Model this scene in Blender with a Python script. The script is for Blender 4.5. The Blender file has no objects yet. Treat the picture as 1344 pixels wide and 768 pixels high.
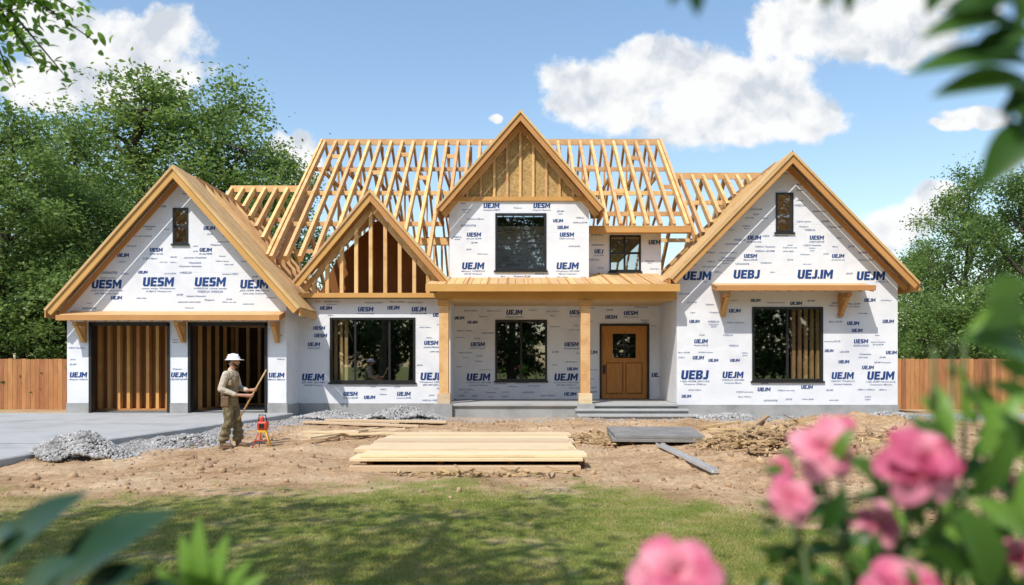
import bpy, bmesh, math, random
import numpy as np
from mathutils import Vector, Matrix
R=math.radians
rnd=random.Random(7)
nr=np.random.RandomState(5)
scene=bpy.context.scene
C=scene.collection
F=1000.0; CX=672.0; HY=478.0; EYE=1.65
def PX(px,Y): return (px-CX)*Y/F
def PZ(py,Y): return EYE+(HY-py)*Y/F
def P(px,py,Y): return Vector((PX(px,Y),Y,PZ(py,Y)))
# ------------------------------------------------------------------ helpers
WL={}
class MB:
    def __init__(s): s.v=[]; s.f=[]
    def add(s,vs,fs):
        n=len(s.v); s.v+=[tuple(a) for a in vs]; s.f+=[tuple(i+n for i in f) for f in fs]; return s
    def poly(s,pts): return s.add(pts,[tuple(range(len(pts)))])
    def prism(s,pts,vec):
        n=len(pts); vec=Vector(vec); a=[Vector(p) for p in pts]; b=[p+vec for p in a]
        return s.add(a+b,[tuple(range(n-1,-1,-1)),tuple(range(n,2*n))]+[(i,(i+1)%n,n+(i+1)%n,n+i) for i in range(n)])
    def box(s,x0,x1,y0,y1,z0,z1):
        return s.prism([(x0,y0,z0),(x1,y0,z0),(x1,y1,z0),(x0,y1,z0)],(0,0,z1-z0))
    def beam(s,p0,p1,w,h,up=(0,0,1)):
        p0=Vector(p0);p1=Vector(p1);d=(p1-p0).normalized();u=Vector(up);sd=d.cross(u)
        if sd.length<1e-3: sd=d.cross(Vector((0,1,0)))
        sd.normalize();u=sd.cross(d)
        a=[p0+sd*(i*w/2)+u*(j*h/2) for i,j in((-1,-1),(1,-1),(1,1),(-1,1))]
        return s.prism(a,p1-p0)
    def rings(s,rs,cap=True):
        n=len(rs[0]);vs=[p for r in rs for p in r];fs=[]
        for k in range(len(rs)-1):
            for i in range(n):
                fs.append((k*n+i,k*n+(i+1)%n,(k+1)*n+(i+1)%n,(k+1)*n+i))
        if cap: fs.append(tuple(range(n-1,-1,-1)));fs.append(tuple((len(rs)-1)*n+i for i in range(n)))
        return s.add(vs,fs)
    def tube(s,pts,rad,n=7,cap=True):
        pts=[Vector(p) for p in pts]; rs=[]
        if not hasattr(rad,'__len__'): rad=[rad]*len(pts)
        for i,p in enumerate(pts):
            d=(pts[min(i+1,len(pts)-1)]-pts[max(i-1,0)]).normalized()
            a=d.cross(Vector((.31,.17,.9)))
            if a.length<1e-3:a=d.cross(Vector((1,0,0)))
            a.normalize();b=d.cross(a)
            rs.append([p+(a*math.cos(t)+b*math.sin(t))*rad[i] for t in [2*math.pi*k/n for k in range(n)]])
        return s.rings(rs,cap)
    def cap(s,p0,p1,r0,r1,n=12,flat=1.0):
        p0=Vector(p0);p1=Vector(p1);d=(p1-p0).normalized();a=d.cross(Vector((0,1,0)))
        if a.length<1e-2:a=d.cross(Vector((1,0,0)))
        a.normalize();b=d.cross(a);rs=[]
        for base,r,angs in((p0,r0,(-85,-60,-30,0)),(p1,r1,(0,30,60,85))):
            for g in angs:
                c=base+d*(r*math.sin(R(g)));q=r*math.cos(R(g))
                rs.append([c+(a*math.cos(t)+b*math.sin(t)*flat)*q for t in [2*math.pi*k/n for k in range(n)]])
        return s.rings(rs)
    def ell(s,c,r,n=14,m=9):
        c=Vector(c);rs=[]
        for j in range(m):
            g=R(-88+176*j/(m-1))
            rs.append([c+Vector((r[0]*math.cos(g)*math.cos(t),r[1]*math.cos(g)*math.sin(t),r[2]*math.sin(g))) for t in [2*math.pi*k/n for k in range(n)]])
        return s.rings(rs)
    def build(s,name,mat,parent=None,smooth=False,bevel=0,recalc=True,kind=None,label=None):
        v=np.array(s.v,dtype=float); c=(v.min(0)+v.max(0))/2
        if parent is None: c[2]=v[:,2].min()
        me=bpy.data.meshes.new(name); me.from_pydata((v-c).tolist(),[],s.f)
        if recalc:
            bm=bmesh.new();bm.from_mesh(me);bmesh.ops.recalc_face_normals(bm,faces=bm.faces);bm.to_mesh(me);bm.free()
        me.update()
        if smooth: me.polygons.foreach_set('use_smooth',[True]*len(me.polygons))
        me.materials.append(mat)
        o=bpy.data.objects.new(name,me);C.objects.link(o)
        attach(o,parent,Vector(c))
        if bevel:
            m=o.modifiers.new('b','BEVEL');m.width=bevel;m.segments=2;m.limit_method='ANGLE'
        if kind:o['kind']=kind
        if label:o['label']=label
        return o
def attach(o,parent,w):
    WL[o.name]=Vector(w)
    if parent is not None:
        o.parent=parent;o.location=Vector(w)-WL[parent.name]
    else:o.location=w
def tag(o,label,cat,group=None):
    o['label']=label;o['category']=cat
    if group:o['group']=group
    return o
def empty(name,loc,label,cat,group=None):
    o=bpy.data.objects.new(name,None);C.objects.link(o);o.location=loc;o.empty_display_size=.3
    WL[o.name]=Vector(loc);return tag(o,label,cat,group)
def np_mesh(name,V,Fc):
    me=bpy.data.meshes.new(name);n,k=Fc.shape
    me.vertices.add(len(V));me.vertices.foreach_set('co',np.ascontiguousarray(V,dtype=np.float32).ravel())
    me.loops.add(n*k);me.loops.foreach_set('vertex_index',np.ascontiguousarray(Fc,dtype=np.int32).ravel())
    me.polygons.add(n);me.polygons.foreach_set('loop_start',np.arange(0,n*k,k,dtype=np.int32));me.polygons.foreach_set('loop_total',np.full(n,k,dtype=np.int32))
    me.update(calc_edges=True);me.validate();return me
def obj(name,me,mat=None,parent=None,w=(0,0,0)):
    if mat and not me.materials: me.materials.append(mat)
    o=bpy.data.objects.new(name,me);C.objects.link(o);attach(o,parent,Vector(w));return o
# ------------------------------------------------------------------ materials
def ramp(nt,cols,lo=.3,hi=.7):
    r=nt.nodes.new('ShaderNodeValToRGB');e=r.color_ramp.elements
    while len(e)<len(cols):e.new(.5)
    for i,c in enumerate(cols):
        e[i].position=lo+(hi-lo)*i/max(1,len(cols)-1);e[i].color=(*c,1)
    return r
def mk(name,cols,scale=4,detail=6,rough=.75,bump=0,bscale=40,stretch=(1,1,1),island=0,spec=.3,metal=0,lo=.3,hi=.7,obj_space=False):
    m=bpy.data.materials.new(name);m.use_nodes=True;nt=m.node_tree;N=nt.nodes;L=nt.links
    b=N['Principled BSDF'];b.inputs['Roughness'].default_value=rough;b.inputs['Metallic'].default_value=metal
    b.inputs['Specular IOR Level'].default_value=spec
    g=N.new('ShaderNodeNewGeometry');mp=N.new('ShaderNodeMapping');mp.inputs['Scale'].default_value=stretch
    if obj_space:
        tc=N.new('ShaderNodeTexCoord');L.new(tc.outputs['Object'],mp.inputs['Vector'])
    else:L.new(g.outputs['Position'],mp.inputs['Vector'])
    n=N.new('ShaderNodeTexNoise');n.inputs['Scale'].default_value=scale;n.inputs['Detail'].default_value=detail;n.inputs['Roughness'].default_value=.62
    L.new(mp.outputs[0],n.inputs['Vector'])
    r=ramp(nt,cols,lo,hi);L.new(n.outputs['Fac'],r.inputs['Fac']);col=r.outputs['Color']
    if island:
        oi=N.new('ShaderNodeObjectInfo');ad=N.new('ShaderNodeMath');ad.operation='ADD';fr=N.new('ShaderNodeMath');fr.operation='FRACT'
        L.new(g.outputs['Random Per Island'],ad.inputs[0]);L.new(oi.outputs['Random'],ad.inputs[1]);L.new(ad.outputs[0],fr.inputs[0])
        mr=N.new('ShaderNodeMapRange');mr.inputs['To Min'].default_value=1-island;mr.inputs['To Max'].default_value=1+island*.8
        L.new(fr.outputs[0],mr.inputs['Value']);hs=N.new('ShaderNodeHueSaturation');L.new(mr.outputs[0],hs.inputs['Value']);L.new(col,hs.inputs['Color'])
        h2=N.new('ShaderNodeMapRange');h2.inputs['To Min'].default_value=.492;h2.inputs['To Max'].default_value=.508;L.new(fr.outputs[0],h2.inputs['Value']);L.new(h2.outputs[0],hs.inputs['Hue'])
        col=hs.outputs['Color']
    L.new(col,b.inputs['Base Color'])
    if bump:
        n2=N.new('ShaderNodeTexNoise');n2.inputs['Scale'].default_value=bscale;n2.inputs['Detail'].default_value=5;L.new(mp.outputs[0],n2.inputs['Vector'])
        bp=N.new('ShaderNodeBump');bp.inputs['Strength'].default_value=bump;bp.inputs['Distance'].default_value=.05;L.new(n2.outputs['Fac'],bp.inputs['Height']);L.new(bp.outputs[0],b.inputs['Normal'])
    return m
def leafmat(name,cols,trans=.3,rough=.5,nscale=.7):
    m=bpy.data.materials.new(name);m.use_nodes=True;nt=m.node_tree;N=nt.nodes;L=nt.links
    b=N['Principled BSDF'];b.inputs['Roughness'].default_value=rough;b.inputs['Specular IOR Level'].default_value=.35
    g=N.new('ShaderNodeNewGeometry');oi=N.new('ShaderNodeObjectInfo')
    n=N.new('ShaderNodeTexNoise');n.inputs['Scale'].default_value=nscale;n.inputs['Detail'].default_value=2;L.new(g.outputs['Position'],n.inputs['Vector'])
    a=N.new('ShaderNodeMath');a.operation='MULTIPLY_ADD';a.inputs[1].default_value=.45;L.new(g.outputs['Random Per Island'],a.inputs[0]);L.new(n.outputs['Fac'],a.inputs[2])
    s=N.new('ShaderNodeMath');s.operation='MULTIPLY_ADD';s.inputs[1].default_value=.25;L.new(oi.outputs['Random'],s.inputs[0]);L.new(a.outputs[0],s.inputs[2])
    r=ramp(nt,cols,.5,1.0);L.new(s.outputs[0],r.inputs['Fac']);L.new(r.outputs[0],b.inputs['Base Color'])
    t=N.new('ShaderNodeBsdfTranslucent');hs=N.new('ShaderNodeHueSaturation');hs.inputs['Value'].default_value=1.5;hs.inputs['Hue'].default_value=.485;L.new(r.outputs[0],hs.inputs['Color']);L.new(hs.outputs[0],t.inputs['Color'])
    mx=N.new('ShaderNodeMixShader');mx.inputs[0].default_value=trans;L.new(b.outputs[0],mx.inputs[1]);L.new(t.outputs[0],mx.inputs[2]);L.new(mx.outputs[0],N['Material Output'].inputs['Surface'])
    return m
M={}
def wrapmat():
    m=mk('house_wrap',[(.66,.67,.71),(.765,.77,.79),(.71,.72,.75)],scale=.8,detail=3,rough=.55,spec=.2)
    nt=m.node_tree;N=nt.nodes;L=nt.links;b=N['Principled BSDF'];g=N.new('ShaderNodeNewGeometry')
    sp=N.new('ShaderNodeSeparateXYZ');L.new(g.outputs['Position'],sp.inputs[0]);cb=N.new('ShaderNodeCombineXYZ');L.new(sp.outputs[0],cb.inputs[0]);L.new(sp.outputs[2],cb.inputs[1])
    n=N.new('ShaderNodeTexNoise');n.inputs['Scale'].default_value=1.5;n.inputs['Detail'].default_value=2.5;n.inputs['Distortion'].default_value=.3;L.new(g.outputs['Position'],n.inputs['Vector'])
    br=N.new('ShaderNodeTexBrick');br.inputs['Scale'].default_value=1;br.inputs['Brick Width'].default_value=2.7;br.inputs['Row Height'].default_value=1.37;br.inputs['Mortar Size'].default_value=.012;br.inputs['Mortar Smooth'].default_value=.2
    L.new(cb.outputs[0],br.inputs['Vector'])
    ad=N.new('ShaderNodeMath');ad.operation='MULTIPLY_ADD';ad.inputs[1].default_value=-.14;L.new(br.outputs['Fac'],ad.inputs[0]);L.new(n.outputs['Fac'],ad.inputs[2])
    bp=N.new('ShaderNodeBump');bp.inputs['Strength'].default_value=.42;bp.inputs['Distance'].default_value=.06;L.new(ad.outputs[0],bp.inputs['Height']);L.new(bp.outputs[0],b.inputs['Normal'])
    return m
M['wrap']=wrapmat()
M['ink']=mk('blue_print',[(.008,.04,.16),(.015,.06,.22)],scale=3,rough=.6)
M['ink2']=mk('pale_blue_print',[(.04,.09,.25),(.20,.26,.39)],scale=1.3,rough=.6)
M['timber']=mk('framing_timber',[(.56,.31,.115),(.69,.42,.18),(.74,.49,.24)],scale=1.5,stretch=(2,2,2),rough=.65,island=.18)
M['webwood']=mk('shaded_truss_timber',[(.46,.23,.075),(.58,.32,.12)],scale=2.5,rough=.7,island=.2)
M['fascia']=mk('fascia_timber',[(.49,.245,.075),(.57,.30,.10)],scale=1.2,detail=3,rough=.6,island=.12)
M['pale']=mk('pale_plywood',[(.56,.42,.25),(.69,.54,.345),(.64,.47,.28)],scale=2,stretch=(.6,4,4),rough=.7,island=.16,bump=.1)
M['plank']=mk('roof_plank',[(.52,.32,.135),(.60,.385,.175),(.64,.43,.205)],scale=2,rough=.7,island=.10)
M['osb']=mk('strand_board',[(.27,.155,.06),(.42,.26,.10),(.52,.35,.16)],scale=16,detail=3,rough=.8,island=.1)
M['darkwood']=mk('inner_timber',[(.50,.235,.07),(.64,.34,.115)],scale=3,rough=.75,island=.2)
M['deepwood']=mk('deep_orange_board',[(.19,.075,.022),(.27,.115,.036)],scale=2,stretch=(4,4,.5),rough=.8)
M['shadeboard']=mk('shaded_garage_board',[(.05,.027,.012),(.09,.047,.02)],scale=2,rough=.9)  # gloom of the garage depth is put into the board colour
M['interior']=mk('dim_interior_board',[(.05,.045,.04),(.09,.075,.06)],scale=2,rough=.9)  # darkness of the rooms behind the glass is put into this colour
M['conc']=mk('concrete',[(.25,.25,.245),(.34,.34,.33),(.40,.39,.38)],scale=1.6,detail=9,rough=.85,bump=.15,bscale=25)
M['drive']=mk('driveway_concrete',[(.29,.30,.30),(.39,.39,.385),(.34,.34,.335)],scale=.9,detail=9,rough=.85,bump=.12,bscale=30)
M['black']=mk('black_frame',[(.012,.012,.013),(.02,.02,.021)],scale=5,rough=.4,spec=.5)
M['door']=mk('door_wood',[(.40,.15,.03),(.54,.24,.06)],scale=5,stretch=(4,4,.5),rough=.5,spec=.3)
M['fence']=mk('fence_wood',[(.34,.145,.056),(.47,.22,.095)],scale=3,stretch=(3,3,.6),rough=.8,island=.25)
M['bark']=mk('bark',[(.06,.045,.03),(.12,.095,.07)],scale=9,stretch=(1,1,.3),rough=.9,bump=.5,bscale=18)
M['stone']=mk('gravel_stone',[(.27,.265,.26),(.45,.44,.43)],scale=3,rough=.9,island=.35)
M['clod']=mk('dirt_clod',[(.28,.175,.10),(.46,.32,.20)],scale=4,rough=.95,island=.25)
M['scrap']=mk('splinter_wood',[(.36,.24,.12),(.60,.43,.24)],scale=4,rough=.85,island=.3)
M['metal']=mk('galvanised',[(.50,.51,.52),(.62,.63,.64)],scale=3,rough=.45,metal=.2,spec=.5)
M['greypanel']=mk('grey_panel',[(.17,.165,.155),(.27,.26,.245)],scale=2.5,rough=.85,bump=.15)
M['skin']=mk('skin',[(.42,.22,.14),(.50,.28,.19)],scale=8,rough=.5,obj_space=True)
M['shirt']=mk('grey_tan_cloth',[(.46,.40,.32),(.60,.53,.43)],scale=9,rough=.9,bump=.8,bscale=11,obj_space=True)
M['vest']=mk('tan_vest',[(.20,.155,.095),(.32,.255,.165)],scale=9,rough=.9,bump=.8,bscale=11,obj_space=True)
M['trouser']=mk('olive_khaki_cloth',[(.12,.10,.055),(.19,.16,.09),(.28,.235,.14)],scale=10,detail=3,rough=.9,bump=.9,bscale=10,obj_space=True,lo=.38,hi=.62)
M['boot']=mk('boot_leather',[(.11,.065,.035),(.19,.12,.065)],scale=8,rough=.6,obj_space=True)
M['hat']=mk('hard_hat_shell',[(.72,.72,.70),(.78,.78,.76)],scale=4,rough=.3,spec=.5,obj_space=True)
M['hair']=mk('hair',[(.02,.013,.009),(.045,.03,.02)],scale=30,rough=.7,obj_space=True)
M['red']=mk('red_enamel',[(.50,.045,.02),(.60,.07,.03)],scale=6,rough=.4,spec=.5)
M['yellow']=mk('yellow_enamel',[(.7,.38,.04),(.75,.45,.06)],scale=6,rough=.45)
M['handle']=mk('pole_wood',[(.48,.30,.13),(.60,.40,.19)],scale=6,rough=.6)
M['treeleaf']=leafmat('tree_leaf',[(.07,.13,.03),(.13,.215,.047),(.22,.315,.078)],trans=.42)
M['treeleaf2']=leafmat('dark_tree_leaf',[(.055,.11,.028),(.105,.18,.042),(.18,.27,.07)],trans=.4)
M['hedgeleaf']=leafmat('shade_leaf',[(.02,.05,.012),(.04,.085,.02),(.07,.12,.03)],trans=.2)
M['nearleaf']=leafmat('near_leaf',[(.03,.085,.016),(.06,.145,.026),(.105,.22,.04)],trans=.38,rough=.35,nscale=4)
M['darkleaf']=leafmat('dark_leaf',[(.012,.04,.024),(.02,.058,.032),(.032,.08,.038)],trans=.15,rough=.35,nscale=4)
M['limeleaf']=leafmat('lime_leaf',[(.09,.195,.028),(.145,.285,.042),(.20,.37,.065)],trans=.42,rough=.4,nscale=4)
M['petal']=leafmat('pink_petal',[(.52,.07,.17),(.69,.16,.29),(.84,.36,.46)],trans=.3,rough=.6,nscale=18)
M['stamen']=mk('stamen',[(.7,.45,.1),(.8,.55,.15)],scale=20,rough=.7)
M['stem']=mk('green_stem',[(.06,.10,.03),(.10,.14,.05)],scale=12,rough=.6)
M['grass']=leafmat('grass_blade',[(.12,.18,.024),(.20,.255,.046),(.38,.34,.11)],trans=.32,rough=.55,nscale=1.6)
def glassmat():
    m=bpy.data.materials.new('window_glass');m.use_nodes=True;nt=m.node_tree;N=nt.nodes;L=nt.links;N.remove(N['Principled BSDF'])
    t=N.new('ShaderNodeBsdfTransparent');t.inputs[0].default_value=(.74,.77,.77,1);g=N.new('ShaderNodeBsdfGlossy');g.inputs['Roughness'].default_value=.015;g.inputs[0].default_value=(.9,.95,1,1)
    n=N.new('ShaderNodeTexNoise');n.inputs['Scale'].default_value=1.1;bp=N.new('ShaderNodeBump');bp.inputs['Strength'].default_value=.05;geo=N.new('ShaderNodeNewGeometry');L.new(geo.outputs['Position'],n.inputs['Vector']);L.new(n.outputs['Fac'],bp.inputs['Height']);L.new(bp.outputs[0],g.inputs['Normal'])
    x=N.new('ShaderNodeMixShader');x.inputs[0].default_value=.26;L.new(t.outputs[0],x.inputs[1]);L.new(g.outputs[0],x.inputs[2]);L.new(x.outputs[0],N['Material Output'].inputs['Surface']);return m
M['glass']=glassmat()
# ------------------------------------------------------------------ ground functions
def vnoise(x,y,seed=0):
    x=np.asarray(x,float);y=np.asarray(y,float);xi=np.floor(x);yi=np.floor(y);fx=x-xi;fy=y-yi
    fx=fx*fx*(3-2*fx);fy=fy*fy*(3-2*fy)
    def h(a,b):
        t=np.sin(a*127.1+b*311.7+seed*74.7)*43758.5453;return t-np.floor(t)
    return (h(xi,yi)*(1-fx)+h(xi+1,yi)*fx)*(1-fy)+(h(xi,yi+1)*(1-fx)+h(xi+1,yi+1)*fx)*fy
def fbm(x,y,seed=0,o=4):
    a=0;w=.5;t=0
    for i in range(o):
        a=a+w*vnoise(np.asarray(x)*2**i,np.asarray(y)*2**i,seed+i);t+=w;w*=.5
    return a/t
def sst(a,b,x):
    t=np.clip((np.asarray(x,float)-a)/(b-a),0,1);return t*t*(3-2*t)
EDX=[-40,-6.5,-4.7,-2.8,-1.25,.3,1.6,2.1,2.6,3.3,5.2,40];EDY=[9.7,9.9,10.1,10.4,11.2,11.4,11.1,9.9,8.9,8.3,8.3,8.2]
def lawn(x,y):
    x=np.asarray(x,float);y=np.asarray(y,float)
    e=np.interp(x,EDX,EDY)+(fbm(x*.8,y*.8,3)-.5)*2.4+(fbm(x*3.1,y*3.1,6,3)-.5)*2.6
    a=1-sst(-2.1,.9,y-e)
    b=sst(23.5,25,y);c=sst(14,18,np.abs(x))*sst(9,14,np.abs(x))
    return np.clip(np.maximum(a,np.maximum(b,c)),0,1)
DRV=[(20.6,-5.9),(19.6,-6.02),(18.5,-6.3),(16.8,-6.95),(15,-7.8),(13.5,-8.1),(12,-8.2),(9,-8.6),(4,-9)]
DY=[a for a,b in DRV][::-1];DX=[b for a,b in DRV][::-1]
def gravel(x,y):
    x=np.asarray(x,float);y=np.asarray(y,float)
    d=(x-(np.interp(y,DY,DX)+.5))
    g=np.exp(-(d/.85)**2)*sst(12.6,13.6,y)
    f=sst(18.6,20.0,y+(fbm(x*.8,y*.8,9)-.5)*1.6)*(1-sst(22,22.5,y))*np.where((x<-1.8)|(x>4.7),1,.45)
    n=fbm(x*1.7,y*1.7,12)
    return np.clip(np.maximum(g,f)*sst(.2,.5,n+.12),0,1)
MND=[(4.9,14.0,1.1,.6,.50),(6.9,13.0,1.0,.6,.42),(3.9,12.6,.7,.45,.18),(6.3,16.6,1.4,.7,.34),(1.4,17.2,1.2,.6,.10),(8.3,15.6,1.2,.8,.38),(-3.8,12.6,.9,.5,.06),(4.4,11.2,.9,.5,.12),(8.6,18.5,1.5,.7,.24),(-4.4,17.4,1.0,.6,.06),(5.6,12.0,.6,.4,.2)]
def gbase(y): return .2*sst(12,20,y)
def gh(x,y):
    x=np.asarray(x,float);y=np.asarray(y,float);l=lawn(x,y)
    d=1-sst(21,23,y)
    m=0
    for (a,b,rx,ry,h) in MND: m=m+h*np.exp(-((x-a)/rx)**2-((y-b)/ry)**2)*(.3+1.4*fbm(x*2.6,y*2.6,61)**1.5)
    rgh=.75+1.1*np.exp(-((x-6)/3)**2)
    return gbase(y)+(1-l)*d*((fbm(x*1.1,y*1.1,21)-.5)*.16+(fbm(x*4.5,y*4.5,23,4)-.5)*.11*rgh)*np.where(y<20.4,1,.3)+m+l*(fbm(x*.7,y*.7,4)-.5)*.06
def GZ(x,y): return float(gh(x,y))
xs=np.concatenate([[-600,-300,-150,-80,-45,-30],np.arange(-20,20.01,.09),[30,45,80,150,300,600]])
ys=np.concatenate([[-400,-150,-60,-20,-5,1],np.arange(4,24.01,.08),[26,30,40,60,100,200,400,900]])
Xg,Yg=np.meshgrid(xs,ys);Zg=gh(Xg,Yg)
nx=len(xs);ny=len(ys)
idx=np.arange(nx*ny).reshape(ny,nx)
Fq=np.stack([idx[:-1,:-1].ravel(),idx[:-1,1:].ravel(),idx[1:,1:].ravel(),idx[1:,:-1].ravel()],1)
gm=np_mesh('ground',np.stack([Xg.ravel(),Yg.ravel(),Zg.ravel()],1),Fq)
for nm,fn in(('lawn',lawn),('gravel',gravel)):
    at=gm.attributes.new(nm,'FLOAT','POINT');at.data.foreach_set('value',fn(Xg,Yg).ravel().astype(np.float32))
gm.polygons.foreach_set('use_smooth',[True]*len(gm.polygons))
def groundmat():
    m=bpy.data.materials.new('bare_ground');m.use_nodes=True;nt=m.node_tree;N=nt.nodes;L=nt.links;b=N['Principled BSDF'];b.inputs['Roughness'].default_value=.95;b.inputs['Specular IOR Level'].default_value=.1
    geo=N.new('ShaderNodeNewGeometry')
    def nz(s,d=8):
        n=N.new('ShaderNodeTexNoise');n.inputs['Scale'].default_value=s;n.inputs['Detail'].default_value=d;n.inputs['Roughness'].default_value=.68;L.new(geo.outputs['Position'],n.inputs['Vector']);return n
    n1=nz(.8);r1=ramp(nt,[(.28,.17,.095),(.45,.305,.18),(.56,.415,.27)],.30,.66);L.new(n1.outputs['Fac'],r1.inputs[0])
    n2=nz(14,5);r2=ramp(nt,[(.68,.66,.63),(1.12,1.12,1.12)],.35,.65);L.new(n2.outputs['Fac'],r2.inputs[0])
    mm=N.new('ShaderNodeMixRGB');mm.blend_type='MULTIPLY';mm.inputs[0].default_value=1;L.new(r1.outputs[0],mm.inputs[1]);L.new(r2.outputs[0],mm.inputs[2])
    n3=nz(25,6);r3=ramp(nt,[(.2,.195,.19),(.42,.41,.40)],.35,.65);L.new(n3.outputs['Fac'],r3.inputs[0])
    n4=nz(2.2,8);r4=ramp(nt,[(.11,.16,.025),(.19,.215,.05),(.39,.30,.16)],.35,.67);L.new(n4.outputs['Fac'],r4.inputs[0])
    def at(nm,src,lo,hi):
        a=N.new('ShaderNodeAttribute');a.attribute_name=nm;s=N.new('ShaderNodeMath');s.operation='ADD';q=N.new('ShaderNodeMath');q.operation='SUBTRACT';q.inputs[1].default_value=.5;L.new(src.outputs['Fac'],q.inputs[0])
        L.new(a.outputs['Fac'],s.inputs[0]);L.new(q.outputs[0],s.inputs[1]);mr=N.new('ShaderNodeMapRange');mr.inputs['From Min'].default_value=lo;mr.inputs['From Max'].default_value=hi;L.new(s.outputs[0],mr.inputs[0]);return mr
    a=at('gravel',n2,.25,.7);x=N.new('ShaderNodeMixRGB');L.new(a.outputs[0],x.inputs[0]);L.new(mm.outputs[0],x.inputs[1]);L.new(r3.outputs[0],x.inputs[2])
    a2=at('lawn',n2,.25,1.0);y=N.new('ShaderNodeMixRGB');L.new(a2.outputs[0],y.inputs[0]);L.new(x.outputs[0],y.inputs[1]);L.new(r4.outputs[0],y.inputs[2]);L.new(y.outputs[0],b.inputs['Base Color'])
    bp=N.new('ShaderNodeBump');bp.inputs['Strength'].default_value=.8;bp.inputs['Distance'].default_value=.03;L.new(n2.outputs['Fac'],bp.inputs['Height']);L.new(bp.outputs[0],b.inputs['Normal']);return m
g=obj('ground',gm,groundmat());g['kind']='structure'
# driveway
mb=MB();prof=[]
for yy in np.linspace(20.58,4,40):
    prof.append((float(np.interp(yy,DY,DX)),float(yy),float(gbase(yy))+.13))
vs=[];fs=[]
for (x,y,z) in prof: vs+=[(-20,y,z),(x-.02,y,z),(x,y,z-.02),(x,y,z-.25)]
for i in range(len(prof)-1):
    for k in range(3): fs.append((4*i+k,4*i+k+1,4*i+5+k,4*i+4+k))
mb.add(vs,fs);d=mb.build('driveway',M['drive']);d['kind']='structure'
for yy in(17.4,14.2):
    xe=float(np.interp(yy,DY,DX));z=float(gbase(yy))+.134;MB().box(-20,xe-.02,yy,yy+.02,z,z+.001).build('driveway_joint',M['greypanel'],d)
# ------------------------------------------------------------------ stones
def ico():
    bm=bmesh.new();bmesh.ops.create_icosphere(bm,subdivisions=1,radius=1);v=np.array([x.co[:] for x in bm.verts]);f=np.array([[a.index for a in q.verts] for q in bm.faces]);bm.free();return v,f
IV,IF=ico()
def stones(name,pos,size,mat,kind='stuff'):
    n=len(pos);k=len(IV)
    q=nr.normal(size=(n,4));q/=np.linalg.norm(q,axis=1)[:,None];w,x,y,z=q.T
    Rm=np.stack([1-2*(y*y+z*z),2*(x*y-z*w),2*(x*z+y*w),2*(x*y+z*w),1-2*(x*x+z*z),2*(y*z-x*w),2*(x*z-y*w),2*(y*z+x*w),1-2*(x*x+y*y)],1).reshape(n,3,3)
    sc=size[:,None]*nr.uniform(.5,1.2,(n,3))
    V=IV[None]*nr.uniform(.75,1.2,(n,k,1))*sc[:,None,:];V=np.einsum('nij,nkj->nki',Rm,V)+pos[:,None,:]
    Fc=(IF[None]+(np.arange(n)*k)[:,None,None]).reshape(-1,3)
    o=obj(name,np_mesh(name,V.reshape(-1,3),Fc),mat);o['kind']=kind;return o
def sample(n,x0,x1,y0,y1,fn):
    x=nr.uniform(x0,x1,n);y=nr.uniform(y0,y1,n);k=nr.uniform(size=n)<fn(x,y);return x[k],y[k]
x,y=sample(100000,-8.6,12,12.5,21.6,lambda a,b:gravel(a,b)*(a>np.interp(b,DY,DX)+.02)*np.where((a>-2.1)&(a<5.2)&(b>19.9),0,1)*.55)
s=nr.uniform(.008,.026,len(x));tag(stones('gravel',np.stack([x,y,gh(x,y)+s*.3],1),s,M['stone']),'loose grey gravel spread along the driveway edge and house foundation','gravel')
x,y=sample(26000,-8,11,7.5,20,lambda a,b:(1-lawn(a,b))*(a>np.interp(b,DY,DX)+.1)*.8*(fbm(a*1.2,b*1.2,31)**2*1.4+.35*np.exp(-((a-5.5)/2.5)**2)))
s=nr.exponential(.011,len(x))+.005;s=np.clip(s,0,.07);tag(stones('dirt_clods',np.stack([x,y,gh(x,y)+s*.2],1),s,M['clod']),'crumbly brown soil clods strewn over the bare yard','soil')
def heap(cx,cy,rx,ry,h,n,label,sz=(.014,.042)):
    a=nr.uniform(0,2*math.pi,n);r=np.sqrt(nr.uniform(0,1,n))*(1+.25*(vnoise(np.cos(a)*1.5+cx,np.sin(a)*1.5+cy,5)-.5)*2)
    x=cx+np.cos(a)*r*rx;y=cy+np.sin(a)*r*ry
    z=gh(x,y)+h*np.clip(1-r,0,1)**.8*(.7+.6*fbm(x*2.5,y*2.5,8))*nr.uniform(.55,1,n)**.25
    o=stones('gravel_heap',np.stack([x,y,z],1),nr.uniform(sz[0],sz[1],n),M['stone']);tag(o,label,'gravel heap','heaps of grey gravel')
heap(-7.55,13.3,.85,.65,.50,3600,'rough pale grey rubble heap at the driveway edge, leftmost heap')
heap(-6.4,15.3,.8,.6,.16,1500,'low spread of grey gravel beside the driveway behind the worker')
heap(-2.9,20.2,1.1,.6,.40,3200,'grey gravel heap piled against the foundation left of the porch')
heap(-4.7,20.2,1.1,.5,.24,2000,'flatter grey gravel heap below the three-pane window')
heap(5.5,20.1,.9,.45,.18,1400,'low grey gravel heap right of the porch steps')
heap(10.0,20.2,1.0,.5,.24,1400,'grey gravel heap at the far right house corner')
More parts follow.
